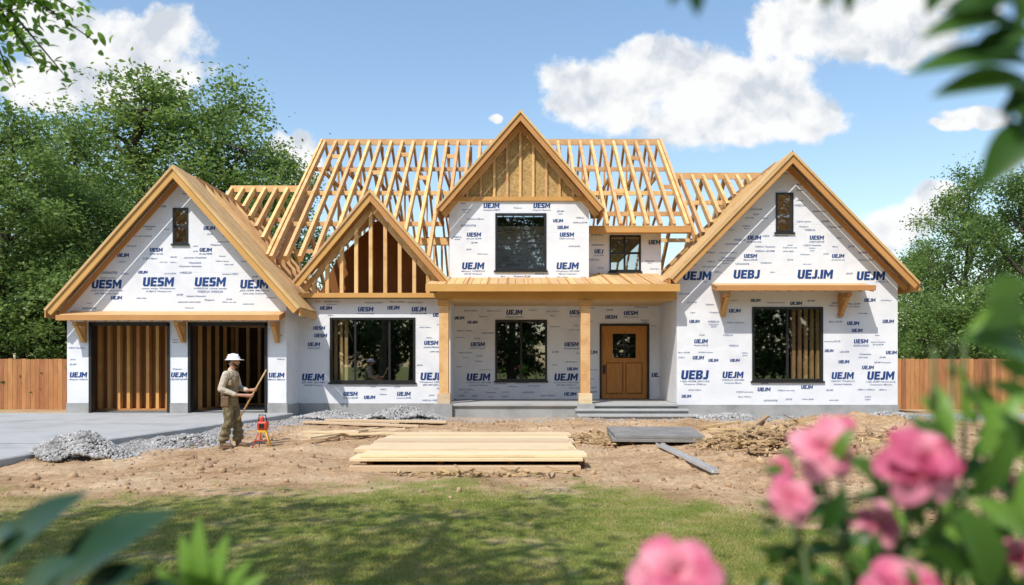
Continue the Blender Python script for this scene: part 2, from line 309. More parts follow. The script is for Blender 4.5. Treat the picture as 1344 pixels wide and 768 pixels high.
# ------------------------------------------------------------------ the house
house=empty('unfinished_house',(-.7,22,.2),'large two-storey house under construction with white printed wrap and bare timber roof framing','house')
H=house
def wall(name,outline,holes,Y,th,mat,label=None):
    xs=sorted(set([p[0] for p in outline]+[h[0] for h in holes]+[h[1] for h in holes]))
    zmin=min(p[1] for p in outline);zmax=max(p[1] for p in outline);mb=MB()
    def clip(poly):
        n=len(outline)
        for i in range(n):
            ax,az=outline[i];bx,bz=outline[(i+1)%n];out=[]
            def sd(p): return (bx-ax)*(p[1]-az)-(bz-az)*(p[0]-ax)
            for k in range(len(poly)):
                p=poly[k];q=poly[(k+1)%len(poly)];sp=sd(p);sq=sd(q)
                if sp>=-1e-9: out.append(p)
                if (sp>1e-9 and sq<-1e-9) or (sp<-1e-9 and sq>1e-9):
                    t=sp/(sp-sq);out.append((p[0]+t*(q[0]-p[0]),p[1]+t*(q[1]-p[1])))
            poly=out
            if len(poly)<3:return []
        return poly
    for a,b in zip(xs[:-1],xs[1:]):
        iv=[(zmin,zmax)]
        for h in holes:
            if h[0]<=a+1e-9 and h[1]>=b-1e-9:
                nv=[]
                for l,u in iv:
                    if h[2]>l:nv.append((l,min(u,h[2])))
                    if h[3]<u:nv.append((max(l,h[3]),u))
                iv=[w for w in nv if w[1]-w[0]>1e-6]
        for l,u in iv:
            p=clip([(a,l),(b,l),(b,u),(a,u)])
            if len(p)>=3:
                mb.poly([(q[0],Y,q[1]) for q in p]);mb.poly([(q[0],Y+th,q[1]) for q in reversed(p)])
    n=len(outline)
    for i in range(n):
        a=outline[i];b=outline[(i+1)%n];mb.poly([(a[0],Y,a[1]),(a[0],Y+th,a[1]),(b[0],Y+th,b[1]),(b[0],Y,b[1])])
    for h in holes:
        c=[(h[0],max(h[2],zmin)),(h[1],max(h[2],zmin)),(h[1],h[3]),(h[0],h[3])]
        for i in range(4):
            a=c[i];b=c[(i+1)%4];mb.poly([(a[0],Y,a[1]),(b[0],Y,b[1]),(b[0],Y+th,b[1]),(a[0],Y+th,a[1])])
    return mb.build(name,mat,H,recalc=False,label=label)
def hole(a,b,c,d,Y): return (PX(a,Y),PX(b,Y),PZ(d,Y),PZ(c,Y))
# ---- printed lettering
def rc(a,b,c,d): return [(a,c),(b,c),(b,d),(a,d)]
GL={'U':([rc(0,.3,.2,1),rc(.5,.80,.2,1),[(0,.2),(.16,0),(.64,0),(.80,.2)]],.80),
'E':([rc(0,.3,0,1),rc(.3,.72,0,.23),rc(.3,.66,.39,.62),rc(.3,.72,.77,1)],.72),
'S':([[(.1,.77),(.70,.77),(.70,1),(.16,1),(0,.9)],rc(0,.3,.5,.9),[(.0,.5),(.1,.39),(.74,.39),(.64,.62),(.05,.62)],rc(.44,.74,.12,.5),[(.02,0),(.6,0),(.74,.12),(.64,.23),(.02,.23)]],.74),
'J':([rc(.27,.57,.18,1),[(0,.24),(0,0),(.42,0),(.57,.18),(.44,.24)]],.57),
'I':([rc(0,.3,0,1)],.3),
'B':([rc(0,.3,0,1),rc(.3,.66,0,.22),rc(.3,.64,.4,.61),rc(.3,.66,.78,1),rc(.5,.79,.1,.46),rc(.48,.77,.54,.9)],.79),
'M':([rc(0,.27,0,1),rc(.77,1.04,0,1),[(.27,1),(.27,.56),(.52,.14),(.52,.56)],[(.77,1),(.52,.56),(.52,.14),(.77,.56)]],1.04),
'.':([rc(0,.2,0,.22)],.2)}
TC={}
def text2d(s):
    if s in TC:return TC[s]
    cu=bpy.data.curves.new('t','FONT');cu.body=s;cu.size=1;cu.resolution_u=2;cu.fill_mode='FRONT';cu.offset=.014;cu.shear=.2
    o=bpy.data.objects.new('t',cu);C.objects.link(o);bpy.context.view_layer.update()
    me=bpy.data.meshes.new_from_object(o.evaluated_get(bpy.context.evaluated_depsgraph_get()))
    v=np.array([q.co[:2] for q in me.vertices]);f=[tuple(p.vertices) for p in me.polygons]
    bpy.data.objects.remove(o);bpy.data.curves.remove(cu);bpy.data.meshes.remove(me)
    v-=v.min(0);TC[s]=(v,f);return TC[s]
SMALL=['UEJUESM','Wsujeume','JESUSE','Umesiosne','SUEJOS','UESM jos','Mjeusn','WEESUA','Uejuesm','sunsuuma','JEUSM','Neusoewe','usme esnju','SJEUME']
def inside(outline,x,z,m=.04):
    n=len(outline)
    for i in range(n):
        ax,az=outline[i];bx,bz=outline[(i+1)%n];l=math.hypot(bx-ax,bz-az)
        if ((bx-ax)*(z-az)-(bz-az)*(x-ax))/l<m:return False
    return True
def lettering(w,outline,holes,Y,bigs,seed):
    r=random.Random(seed);B=MB();boxes=[];lost=[]
    def free(x0,x1,z0,z1,m,bx):
        for cx,cz in((x0,z0),(x1,z0),(x1,z1),(x0,z1)):
            if not inside(outline,cx,cz,m):return False
        for h in holes+bx:
            if x1>h[0]-.03 and x0<h[1]+.03 and z1>h[2]-.02 and z0<h[3]+.02:return False
        return True
    def big(s,x,z,hgt,T=None):
        polys=[];q=0
        for ch in s:
            g,wd=GL[ch];polys+=[[(q+a+.12*b,b) for a,b in p] for p in g];q+=wd+.08
        q+=.04
        for tr in(1.0,.9,.8,.7):
            h=hgt*tr;wd=q*h*.95;x0=x-wd/2
            if free(x0,x0+wd,z,z+h,.01,boxes):break
            if T is not None:return 0
        else:return 0
        boxes.append((x0,x0+wd,z,z+h));mb=T or MB()
        for k,p in enumerate(polys): mb.poly([(x0+a*h*.95,Y-.004-.0004*(k%5),z+b*h) for a,b in p])
        if T is None: mb.build('printed_logo',M['ink'],w,recalc=False)
        return wd
    def small(s,x,z,hgt,fit=None,m=.03):
        v,f=text2d(s);sc=hgt/max(1e-6,v[:,1].max());sx=sc if fit is None else fit/v[:,0].max();wd=v[:,0].max()*sx
        x0=x-wd/2
        if not free(x0,x0+wd,z,z+hgt,m,boxes):return False
        boxes.append((x0,x0+wd,z,z+hgt));B.add([(x0+q[0]*sx,Y-.004,z+q[1]*sc) for q in v],f);return True
    for (s,px,py,hp) in bigs:
        hh=hp*Y/F;x=PX(px,Y);z=PZ(py,Y)-hh/2
        wd=big(s,x,z,hh)
        if not wd: lost.append((s,px,py));continue
        for k in range(2 if hp>7 else 1): small(r.choice(SMALL)+' '+r.choice(SMALL),x,z-.09-.08*k,.058,wd*(1.05 if k==0 else .8))
    zs=[p[1] for p in outline];xs_=[p[0] for p in outline];z=min(zs)+.12
    D_=MB()
    while z<max(zs):
        x=min(xs_)+r.uniform(0,.6)
        while x<max(xs_):
            q=r.random();zz=z+r.uniform(-.08,.08)
            if q<(.2 if z<4.4 else .06): big(r.choice(['UEJM','UESM','UEJM','UEJIM','UBJM']),x,zz,r.uniform(.075,.11),D_)
            elif q<.88:
                n=r.choice([1,1,2,3])
                for k in range(n): small(r.choice(SMALL)+(' '+r.choice(SMALL) if r.random()<.4 else ''),x,zz-.07*k,r.uniform(.04,.064))
            x+=r.uniform(.4,.74)
        z+=r.uniform(.21,.31)
    if B.v:B.build('small_print',M['ink2'],w,recalc=False,kind='stuff')
    if D_.v:D_.build('medium_print',M['ink'],w,recalc=False,kind='stuff')
    if lost: print('lost',lost)
# ---- windows
def window(a,b,c,d,Y,vert=(),horiz=(),name='window',fw=.06):
    x0,x1,z0,z1=hole(a,b,c,d,Y);mb=MB()
    y0,y1=Y-.025,Y+.10
    mb.box(x0,x0+fw,y0,y1,z0,z1);mb.box(x1-fw,x1,y0,y1,z0,z1);mb.box(x0+fw,x1-fw,y0,y1,z0,z0+fw);mb.box(x0+fw,x1-fw,y0,y1,z1-fw,z1)
    o=mb.build(name,M['black'],H)
    MB().poly([(x0+fw,Y+.05,z0+fw),(x1-fw,Y+.05,z0+fw),(x1-fw,Y+.05,z1-fw),(x0+fw,Y+.05,z1-fw)]).build('pane',M['glass'],o,recalc=False)
    for v in vert:
        x=PX(v,Y);MB().box(x-.03,x+.03,Y+.02,Y+.08,z0+fw,z1-fw).build('mullion',M['black'],o)
    for hz in horiz:
        z=PZ(hz,Y);MB().box(x0+fw,x1-fw,Y+.015,Y+.085,z-.03,z+.03).build('rail',M['black'],o)
    MB().box(x0-.04,x1+.04,Y-.05,Y-.002,z0-.05,z0-.004).build('sill',M['black'],o)
    return o
YG=20.6;YL=21.8;YT=22.3;YP=23.5;YR=21.0
# garage front
gax,gaz,gs=-8.95,6.93,1.125
gx0,gx1=-12.03,-6.1
def gz_(x): return gaz-.13-gs*abs(x-gax)
og=[(gx0,.36),(gx1,.36),(gx1,gz_(gx1)),(gax,gaz-.13),(gx0,gz_(gx0))]
d1=(PX(118,YG),PX(222,YG),.3,PZ(425,YG));d2=(PX(248,YG),PX(350,YG),.3,PZ(425,YG))
hg=[d1,d2,hole(227,247,273,320,YG)]
w=wall('garage_front_wall',og,hg,YG,.16,M['wrap'])
lettering(w,og,hg+[(PX(70,20),PX(370,20),2.8,3.1)],YG,[('UESM',140,373,11.5),('UESM',208,370,12),('UESM',276,370,12),('UEJM',334,373,11.5),('UEJM',103,492,7),('UEJM',235,492,6.5),('UEJM',363,492,7),('UESM',205,328,5),('UEJM',270,328,5)],1)
window(227,247,273,320,YG,(),(297,),fw=.045)
for dd in(d1,d2):
    mb=MB();x0,x1,z0,z1=dd;mb.box(x0-.02,x0+.05,YG-.03,YG+.17,.355,z1);mb.box(x1-.05,x1+.02,YG-.03,YG+.17,.355,z1);mb.box(x0-.02,x1+.02,YG-.03,YG+.17,z1-.05,z1+.04)
    mb.build('garage_door_frame',M['black'],H)
for a,b in((gx0-.015,d1[0]-.022),(d1[1]+.022,d2[0]-.022),(d2[1]+.022,gx1+.015)): MB().box(a,b,YG-.02,YG-.003,.1,.60).build('foundation',M['conc'],H)
MB().box(gx1+.016,gx1+.03,YG-.02,YL-.021,.1,.55).build('foundation',M['conc'],H)
MB().box(gx1-.15,gx1,YG+.161,27,.36,gz_(gx1)).build('garage_side_wall',M['wrap'],H)
MB().box(gx0,gx0+.15,YG+.161,27,.36,gz_(gx0)).build('garage_side_wall',M['wrap'],H)
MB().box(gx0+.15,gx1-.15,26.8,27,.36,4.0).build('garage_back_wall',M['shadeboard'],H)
MB().box(gx0+.02,gx1-.02,YG+.01,27,.1,.35).build('garage_floor',M['conc'],H)
def studwall_x(x0,x1,y,z0,z1,sp=.4,mat='darkwood',name='stud_wall',w=.06,dp=.12):
    mb=MB();x=x0
    while x<=x1+.01: mb.box(x-w/2,x+w/2,y,y+dp,z0+.05,z1-.05);x+=sp
    mb.box(x0-w/2,x1+w/2,y,y+dp,z0,z0+.049);mb.box(x0-w/2,x1+w/2,y,y+dp,z1-.049,z1)
    return mb.build(name,M[mat],H)
def studwall_y(x,y0,y1,z0,z1,sp=.4,mat='darkwood',w=.06,dp=.12,name='stud_wall'):
    mb=MB();y=y0
    while y<=y1: mb.box(x,x+dp,y-w/2,y+w/2,z0+.05,z1-.05);y+=sp
    mb.box(x,x+dp,y0-w/2,y1,z0,z0+.049);mb.box(x,x+dp,y0-w/2,y1,z1-.049,z1)
    return mb.build(name,M[mat],H)
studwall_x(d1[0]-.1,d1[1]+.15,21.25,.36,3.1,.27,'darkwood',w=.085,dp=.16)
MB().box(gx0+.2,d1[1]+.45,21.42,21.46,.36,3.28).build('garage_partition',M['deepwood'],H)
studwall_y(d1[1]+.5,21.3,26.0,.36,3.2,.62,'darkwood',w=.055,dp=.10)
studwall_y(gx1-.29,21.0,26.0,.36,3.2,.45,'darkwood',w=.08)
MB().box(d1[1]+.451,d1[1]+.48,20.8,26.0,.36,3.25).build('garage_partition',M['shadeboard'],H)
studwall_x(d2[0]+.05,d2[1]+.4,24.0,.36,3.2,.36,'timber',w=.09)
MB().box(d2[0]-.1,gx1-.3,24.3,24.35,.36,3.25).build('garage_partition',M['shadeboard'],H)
mb=MB()
for k in range(12): mb.box(gx0+.2,gx1-.2,21.2+k*.48,21.26+k*.48,2.80,3.12)
mb.build('ceiling_joists',M['timber'],H)
MB().box(gx0+.16,gx1-.16,YG+.17,26.8,3.3,3.34).build('garage_ceiling',M['osb'],H)
# roof helpers
def slope_deck(ax,az,ex,ez,y0,yr,ye,name='roof_sheathing',mat='plank',bw=.17,lift=0):
    mb=MB();y=y0;A=Vector((ax,0,az));E=Vector((ex,0,ez));d=E-A;n=Vector((-d.z,0,d.x)).normalized()
    if n.z<0:n=-n
    while y<max(yr,ye)-.02:
        s0,s1=0.0,1.0;m=y+bw/2
        if ye>yr and m>yr:s0=(m-yr)/(ye-yr)
        if yr>ye and m>ye:s1=(yr-m)/(yr-ye)
        if s1-s0>.03:
            a=A+d*s0;b=A+d*(s1 if s1<1 else 1+rnd.uniform(-.004,.004))
            p=[Vector((a.x,y,a.z)),Vector((b.x,y,b.z)),Vector((b.x,y+bw-.008,b.z)),Vector((a.x,y+bw-.008,a.z))]
            mb.prism([q+n*(lift+rnd.uniform(0,.004)) for q in p],n*-.028)
        y+=bw
    return mb.build(name,M[mat],H)
def rake1(ax,az,ex,ez,y,h,t,name,mat,drop):
    d=Vector((ex-ax,0,ez-az)).normalized();n=Vector((-d.z,0,d.x))
    if n.z<0:n=-n
    a=Vector((ax,y,az))-n*drop;b=Vector((ex,y,ez))-n*drop
    k=h/2/abs(n.z);mb=MB()
    pts=[Vector((ax,y,a.z+(ax-a.x)*d.z/d.x+k)),Vector((ax,y,a.z+(ax-a.x)*d.z/d.x-k)),b-n*h/2,b+n*h/2]
    mb.prism(pts,(0,t,0));return mb.build(name,M[mat],H)
def rake(ax,az,ex,ez,y,h=.22,t=.05,name='rake_board',mat='fascia',drop=.13):
    if name!='rake_board': return rake1(ax,az,ex,ez,y,h,t,name,mat,drop)
    rake1(ax,az,ex,ez,y+.02,h*.66,t,'rake_board',mat,drop+h*.10)
    rake1(ax,az,ex,ez,y-.02,h*.26,t,'rake_edge_board','plank',drop-h*.36)
RAF=[];RAFS=MB();
def rafter(p0,p1,w=.095,h=.2):
    if len(RAF)<99: RAF.append(MB().beam(p0,p1,w,h).build('rafter',M['timber'],H))
    else: RAFS.beam(p0,p1,w,h)
# garage roof
gex0,gex1=gax-3.40,gax+3.36;gez0=gaz-gs*3.40;gez1=gaz-gs*3.36
y0=20.12
slope_deck(gax,gaz,gex1,gez1,y0,y0+1.4,y0+2.4);slope_deck(gax,gaz,gex0,gez0,y0,y0+3,y0+6.5)
for ex,ez in((gex0,gez0),(gex1,gez1)):
    rake(gax,gaz,ex,ez,y0-.05,.24,.05,drop=.14)
    rake(gax,gaz,ex,ez,YG-.045,.12,.04,name='wall_trim_board',drop=.2)
MB().beam((gex1-.02,y0,gez1-.13),(gex1-.02,y0+2.4,gez1-.13),.04,.2).build('eave_fascia',M['fascia'],H)
MB().beam((gex0+.02,y0,gez0-.13),(gex0+.02,y0+6,gez0-.13),.04,.2).build('eave_fascia',M['fascia'],H)
def bracket(x,Yw,z,dep,drop):
    mb=MB();mb.box(x-.06,x+.06,Yw-.10,Yw-.003,z-drop,z);mb.box(x-.055,x+.055,Yw-dep,Yw-.10,z-.11,z-.003)
    mb.beam((x,Yw-.08,z-drop+.05),(x,Yw-dep+.08,z-.1),.09,.09,(1,0,0));mb.build('bracket',M['fascia'],H)
def canopy(x0,x1,Yw,zf,zb,dep):
    mb=MB();n=int((x1-x0)/.3)
    mb.prism([(x0,Yw-dep,zf),(x1,Yw-dep,zf),(x1,Yw-.003,zb),(x0,Yw-.003,zb)],(0,0,-.04));o=mb.build('canopy',M['plank'],H)
    MB().box(x0-.02,x1+.02,Yw-dep-.04,Yw-dep-.002,zf-.13,zf+.01).build('canopy_fascia',M['fascia'],o)
    mb=MB()
    for k in range(n+1):
        x=x0+.04+(x1-x0-.08)*k/n;mb.beam((x,Yw-dep,zf-.1),(x,Yw-.01,zb-.1),.05,.11)
    mb.build('canopy_rafters',M['fascia'],o)
canopy(PX(75,20),PX(366,20),YG,2.93,3.08,.6)
for p in(103,235,360): bracket(PX(p,20.3),YG,2.78,.5,.55)
canopy(PX(942,20.3),PX(1148,20.3),YR,3.74,3.88,.7)
for p in(955,1113): bracket(PX(p,20.5),YR,3.58,.6,.62)
# left wall with the three-pane window
lx0,lx1=gx1+.002,PX(591,YL)
ol=[(lx0,.53),(lx1,.53),(lx1,3.52),(lx0,3.52)];hl=[hole(433,545,417,502,YL)]
w=wall('left_front_wall',ol,hl,YL,.16,M['wrap']);lettering(w,ol,hl,YL,[('UEJM',411,495,9),('UEJM',568,494,10),('UESM',480,406,6),('UEJM',550,406,6),('UEJM',412,452,5),('UESM',566,450,5.5),('UESM',460,517,5.5),('UEJM',530,517,5.5)],2)
window(433,545,417,502,YL,(466,511))
MB().box(gx1+.031,lx1+.02,YL-.02,YL+.1,.05,.529).build('foundation',M['conc'],H)
studwall_x(PX(434,YL+.3),PX(458,YL+.3),YL+.3,.6,3.3,.15,'timber',w=.085)
# small open gable
sax,saz=-3.96,6.55;sl=(-6.13,3.95);sr=(-1.70,3.95);sy=21.25
ss=(saz-3.95)/2.2
slope_deck(sax,saz,sl[0],sl[1],sy,24.2,21.9);slope_deck(sax,saz,sr[0],sr[1],sy,24.2,21.9)
for ex,ez in(sl,sr):
    rake(sax,saz,ex,ez,sy-.05,.24,.05,drop=.13);rake(sax,saz,ex,ez,YL-.25,.16,.08,name='gable_chord',mat='timber',drop=.32)
MB().box(sl[0]+.1,sr[0]-.02,YL-.30,YL-.05,3.53,3.66).build('gable_beam',M['fascia'],H)
for p in(413,430,449,468,487,506,525,544,562):
    x=PX(p,YL-.2);zt=saz-ss*abs(x-sax)-.5
    if zt>3.9: MB().box(x-.05,x+.05,YL-.28,YL-.15,3.661,zt).build('stud',M['timber'],H)
MB().prism([(-6.0,23.2,3.57),(-1.85,23.2,3.57),(-2.6,23.2,4.9),(sax,23.2,6.1),(-5.3,23.2,4.9)],(0,.03,0)).build('attic_shade_sheet',M['deepwood'],H)  # dark sheet behind the studs, attic shade put into its colour
# porch wall (ground floor and upper right)
px0,px1=-1.79,4.6
op=[(px0,.57),(px1,.57),(px1,5.9),(px0,5.9)]
hw1=hole(650,718,420,500,YP);hd=(PX(787,YP),PX(852,YP),.5,PZ(425,YP));hw2=hole(800,841,309,356,YP)
w=wall('porch_wall',op,[hw1,hd,hw2],YP,.16,M['wrap'])
lettering(w,op,[hw1,hd,hw2,(px0,px1,3.45,4.45)],YP,[('UEJM',675,410,6.5),('UESM',757,410,5.5),('UESM',828,411,5.5),('UEJM',628,495,9.5),('UEJM',743,495,9.5),('UESM',627,452,5.5),('UESM',750,452,5.5),('UEM',859,318,6),('UEJ',786,330,5.5),('UEJ',861,492,6)],3)
window(650,718,420,500,YP,(684,));window(800,841,309,356,YP,(820,),(332,),fw=.045)
# door
x0,x1,z0,z1=hd;z0=.575;mb=MB();mb.box(x0,x0+.06,YP-.03,YP+.14,z0,z1);mb.box(x1-.06,x1,YP-.03,YP+.14,z0,z1);mb.box(x0+.06,x1-.06,YP-.03,YP+.14,z1-.06,z1)
fr=mb.build('door_frame',M['black'],H)
a,b=x0+.065,x1-.065;zt=z1-.065;mb=MB()
gx_0,gx_1=a+.34,b-.34;gz0,gz1=PZ(470,YP),PZ(438,YP)
mb.box(a,gx_0,YP+.03,YP+.08,z0+.01,zt);mb.box(gx_1,b,YP+.03,YP+.08,z0+.01,zt);mb.box(gx_0,gx_1,YP+.03,YP+.08,z0+.01,gz0);mb.box(gx_0,gx_1,YP+.03,YP+.08,gz1,zt)
dr=mb.build('door',M['door'],H,label='closed wooden front door with a small four-pane window')
for q0,q1 in((a+.16,(a+b)/2-.06),((a+b)/2+.06,b-.16)):
    MB().box(q0-.025,q1+.025,YP+.022,YP+.0295,z0+.155,gz0-.135).build('panel_groove_shade',M['deepwood'],dr)  # flat dark strip round the panel, groove shade put into its colour
    MB().box(q0,q1,YP-.005,YP+.0215,z0+.18,gz0-.16).build('door_panel',M['door'],dr,bevel=.02)
MB().poly([(gx_0,YP+.05,gz0),(gx_1,YP+.05,gz0),(gx_1,YP+.05,gz1),(gx_0,YP+.05,gz1)]).build('door_pane',M['glass'],dr,recalc=False)
xm=(gx_0+gx_1)/2;zm=(gz0+gz1)/2
MB().box(xm-.018,xm+.018,YP+.02,YP+.045,gz0,gz1).build('glazing_bar',M['black'],dr)
for q0,q1 in((gx_0,xm-.019),(xm+.019,gx_1)): MB().box(q0,q1,YP+.02,YP+.045,zm-.018,zm+.018).build('glazing_bar',M['black'],dr)
mb=MB();mb.box(a+.05,a+.11,YP-.01,YP+.029,1.35,1.62);mb.cap((a+.08,YP-.03,1.5),(a+.08,YP-.03,1.42),.022,.022);mb.build('door_handle',M['black'],dr)
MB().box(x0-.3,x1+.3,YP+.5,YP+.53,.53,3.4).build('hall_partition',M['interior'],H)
# porch sides
MB().box(lx1-.15,lx1-.001,YL+.161,YP-.001,.53,3.52).build('porch_side_wall',M['wrap'],H)
rx0,rx1=4.54,10.63
MB().box(rx0,rx0+.15,YR+.161,YP+3,.57,4.25).build('porch_side_wall',M['wrap'],H)
# porch slab, steps, posts
MB().box(-1.72,4.53,20.80,YP-.001,.0,.50).build('porch_slab',M['conc'],H)
MB().box(-1.74,4.53,20.74,YP-.001,.501,.568).build('porch_floor',M['drive'],H,bevel=.01)
for k,(xa,xb,ya,yb,zt) in enumerate(((1.70,4.75,20.36,20.799,.44),(1.72,4.95,19.94,20.359,.315))):
    st=MB().box(xa+.03,xb-.03,ya+.04,yb,.0,zt-.055).build('porch_step',M['conc'],H)
    MB().box(xa,xb,ya,yb-.002 if k else 20.735,zt-.054,zt).build('tread',M['drive'],st,bevel=.01)
for px in(583,768):
    x=PX(px,20.9);p=MB().box(x-.13,x+.13,20.77,21.03,.85,3.30).build('porch_post',M['timber'],H,bevel=.012)
    MB().box(x-.17,x+.17,20.73,21.07,3.25,3.40).build('post_cap',M['fascia'],p,bevel=.01)
    MB().box(x-.18,x+.18,20.72,21.08,.57,.85).build('post_base',M['pale'],p,bevel=.012)
    MB().box(x-.24,x+.24,20.66,21.14,.0,.575).build('post_pier',M['conc'],p,bevel=.012)
# porch roof
ex0,ex1=PX(560,20.5),4.5
MB().box(ex0+.25,ex1,20.78,21.02,3.401,3.66).build('porch_beam',M['fascia'],H)
MB().box(-1.75,ex1,21.03,YP-.01,3.44,3.47).build('porch_ceiling',M['plank'],H)
mb=MB();x=ex0
zb=lambda yy:3.78+.217*(yy-20.45)
while x<ex1-.05:
    wv=.24;xb=min(x+wv-.012,ex1);back=YP-.004 if x>2.2 else (YT-.004 if x>-1.85 else YL-.35)
    l=rnd.uniform(0,.006)
    mb.prism([(x,20.45,zb(20.45)+l),(xb,20.45,zb(20.45)+l),(xb,back,zb(back)+l),(x,back,zb(back)+l)],(0,0,-.035));x+=wv
mb.build('porch_roof',M['plank'],H)
mb=MB();x=ex0+.05
while x<ex1:
    back=YP-.01 if x>2.2 else (YT-.01 if x>-1.85 else YL-.4)
    mb.beam((x,20.5,3.68),(x,back,3.68+.217*(back-20.5)),.05,.12);x+=.48
mb.build('porch_roof_rafters',M['fascia'],H)
MB().box(ex0-.02,ex1,20.40,20.445,3.60,3.80).build('porch_fascia',M['fascia'],H)
for k in range(11):
    x=ex0+.5+k*.56;back=YT-.01 if x<2.2 else YP-.01
    if x<ex1: MB().beam((x,20.47,3.80),(x,back,3.80+.217*(back-20.47)),.035,.03).build('roof_batten',M['fascia'],H)
# tower
tx0,tx1=-1.83,2.25;tax,taz=.24,8.96;ty=21.85
ot=[(tx0,4.1),(tx1,4.1),(tx1,6.42),(tx0,6.42)];ht=[hole(650,717,280,355,YT)]
w=wall('tower_front_wall',ot,ht,YT,.16,M['wrap']);lettering(w,ot,ht,YT,[('UEJM',645,270,6.5),('UESM',711,270,6.5),('UEJM',621,349,9),('UEJM',745,349,9),('UESM',744,308,5.5),('UESM',622,308,5.5)],4)
window(650,717,280,355,YT,(),(319,))
MB().box(tx0,tx0+.15,YT+.161,25.5,4.1,6.4).build('tower_side_wall',M['wrap'],H)
MB().box(tx1-.15,tx1,YT+.161,25.5,4.1,6.4).build('tower_side_wall',M['wrap'],H)
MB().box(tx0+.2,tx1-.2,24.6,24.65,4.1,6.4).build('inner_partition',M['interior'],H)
ts=(taz-6.18)/2.4
zz=lambda x:taz-.15-ts*abs(x-tax)
MB().prism([(tx0-.1,YT+.04,6.55),(tx1+.1,YT+.04,6.55),(tax,YT+.04,taz-.2)],(0,.03,0)).build('gable_board',M['osb'],H)
MB().box(tx0-.06,tx1+.06,YT-.06,YT+.1,6.421,6.54).build('wall_plate',M['fascia'],H)
for q in(-1.55,-1.15,-.76,-.38,0,.38,.76,1.15,1.55):
    zt=zz(tax+q)-.15
    if zt>6.7: MB().box(tax+q-.035,tax+q+.035,YT-.03,YT+.038,6.541,zt).build('stud',M['timber'],H)
for s_ in(-1,1):
    ex,ez=tax+2.42*s_,taz-ts*2.42
    slope_deck(tax,taz,ex,ez,ty,27,23.6);rake(tax,taz,ex,ez,ty-.05,.22,.05,drop=.12);rake(tax,taz,ex,ez,YT-.04,.15,.06,name='gable_chord',mat='timber',drop=.24)
    MB().beam((ex-.02*s_,ty,ez-.12),(ex-.02*s_,23.6,ez-.12),.04,.17).build('eave_fascia',M['fascia'],H)
# right wing
rax,raz,rs_=7.55,7.40,1.03
def rz_(x): return raz-.13-rs_*abs(x-rax)
orr=[(rx0,.53),(rx1,.53),(rx1,rz_(rx1)),(rax,raz-.13),(rx0,rz_(rx0))];hr=[hole(987,1080,403,500,YR),hole(1018,1041,253,305,YR)]
w=wall('right_front_wall',orr,hr,YR,.16,M['wrap'])
lettering(w,orr,hr+[(PX(938,20.4),PX(1152,20.4),3.5,3.9)],YR,[('UEJM',915,362,11.5),('UEBJ',980,360,11.5),('UEJ.IM',1070,360,12),('UEJM',1143,362,11.5),('UEBJ',912,492,12),('UEJM',962,492,8.5),('UEJM',1106,493,9),('UEJM',1156,493,11),('UESM',1072,312,5.5),('UEJM',990,312,5.5),('UESM',985,336,5),('UEJM',1100,336,5),('UEJM',920,448,5.5),('UESM',1130,448,5.5)],5)
window(987,1080,403,500,YR,(1034,));window(1018,1041,253,305,YR,(),(),fw=.05)
MB().box(rx0-.02,rx1+.02,YR-.02,YR+.12,.0,.529).build('foundation',M['conc'],H)
MB().box(rx1-.15,rx1,YR+.161,33,.53,rz_(rx1)).build('right_side_wall',M['wrap'],H)
studwall_x(PX(1042,YR+.3),PX(1076,YR+.3),YR+.3,.55,3.3,.17,'timber',w=.09)
ry=20.5;e0,e1=rax-3.32,rax+3.44
slope_deck(rax,raz,e0,raz-rs_*3.32,ry,ry+1.3,ry+2.2);slope_deck(rax,raz,e1,raz-rs_*3.44,ry,ry+3,ry+8)
for ex,ez in((e0,raz-rs_*3.32),(e1,raz-rs_*3.44)):
    rake(rax,raz,ex,ez,ry-.05,.23,.05,drop=.14);rake(rax,raz,ex,ez,YR-.045,.12,.04,name='wall_trim_board',drop=.2)
MB().beam((e1-.02,ry,raz-rs_*3.44-.13),(e1-.02,ry+8,raz-rs_*3.44-.13),.04,.2).build('eave_fascia',M['fascia'],H)
MB().beam((e0+.02,ry,raz-rs_*3.32-.13),(e0+.02,ry+2.2,raz-rs_*3.32-.13),.04,.2).build('eave_fascia',M['fascia'],H)
# floors, unseen ceiling decks added to keep daylight out of the rooms, back walls
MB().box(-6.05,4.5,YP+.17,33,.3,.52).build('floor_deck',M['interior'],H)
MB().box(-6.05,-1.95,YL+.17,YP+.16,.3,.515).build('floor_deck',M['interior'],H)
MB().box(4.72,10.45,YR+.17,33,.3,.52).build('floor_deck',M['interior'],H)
MB().box(-6.05,-1.95,YL+.0,33,3.53,3.56).build('ceiling_deck',M['osb'],H)
MB().box(-1.9,4.5,YP+.17,33,3.5,3.55).build('ceiling_deck',M['osb'],H)
MB().box(4.72,10.45,YR+.17,33,3.4,3.45).build('ceiling_deck',M['osb'],H)
MB().box(-1.6,4.5,YP+.17,32,5.92,5.95).build('ceiling_deck',M['osb'],H)
MB().box(-6.05,10.45,33.01,33.16,.3,4.6).build('back_wall',M['wrap'],H)
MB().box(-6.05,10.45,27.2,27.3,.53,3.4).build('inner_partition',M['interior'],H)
MB().box(-6.1,-5.95,27.01,33,.36,4.5).build('left_side_wall',M['wrap'],H)
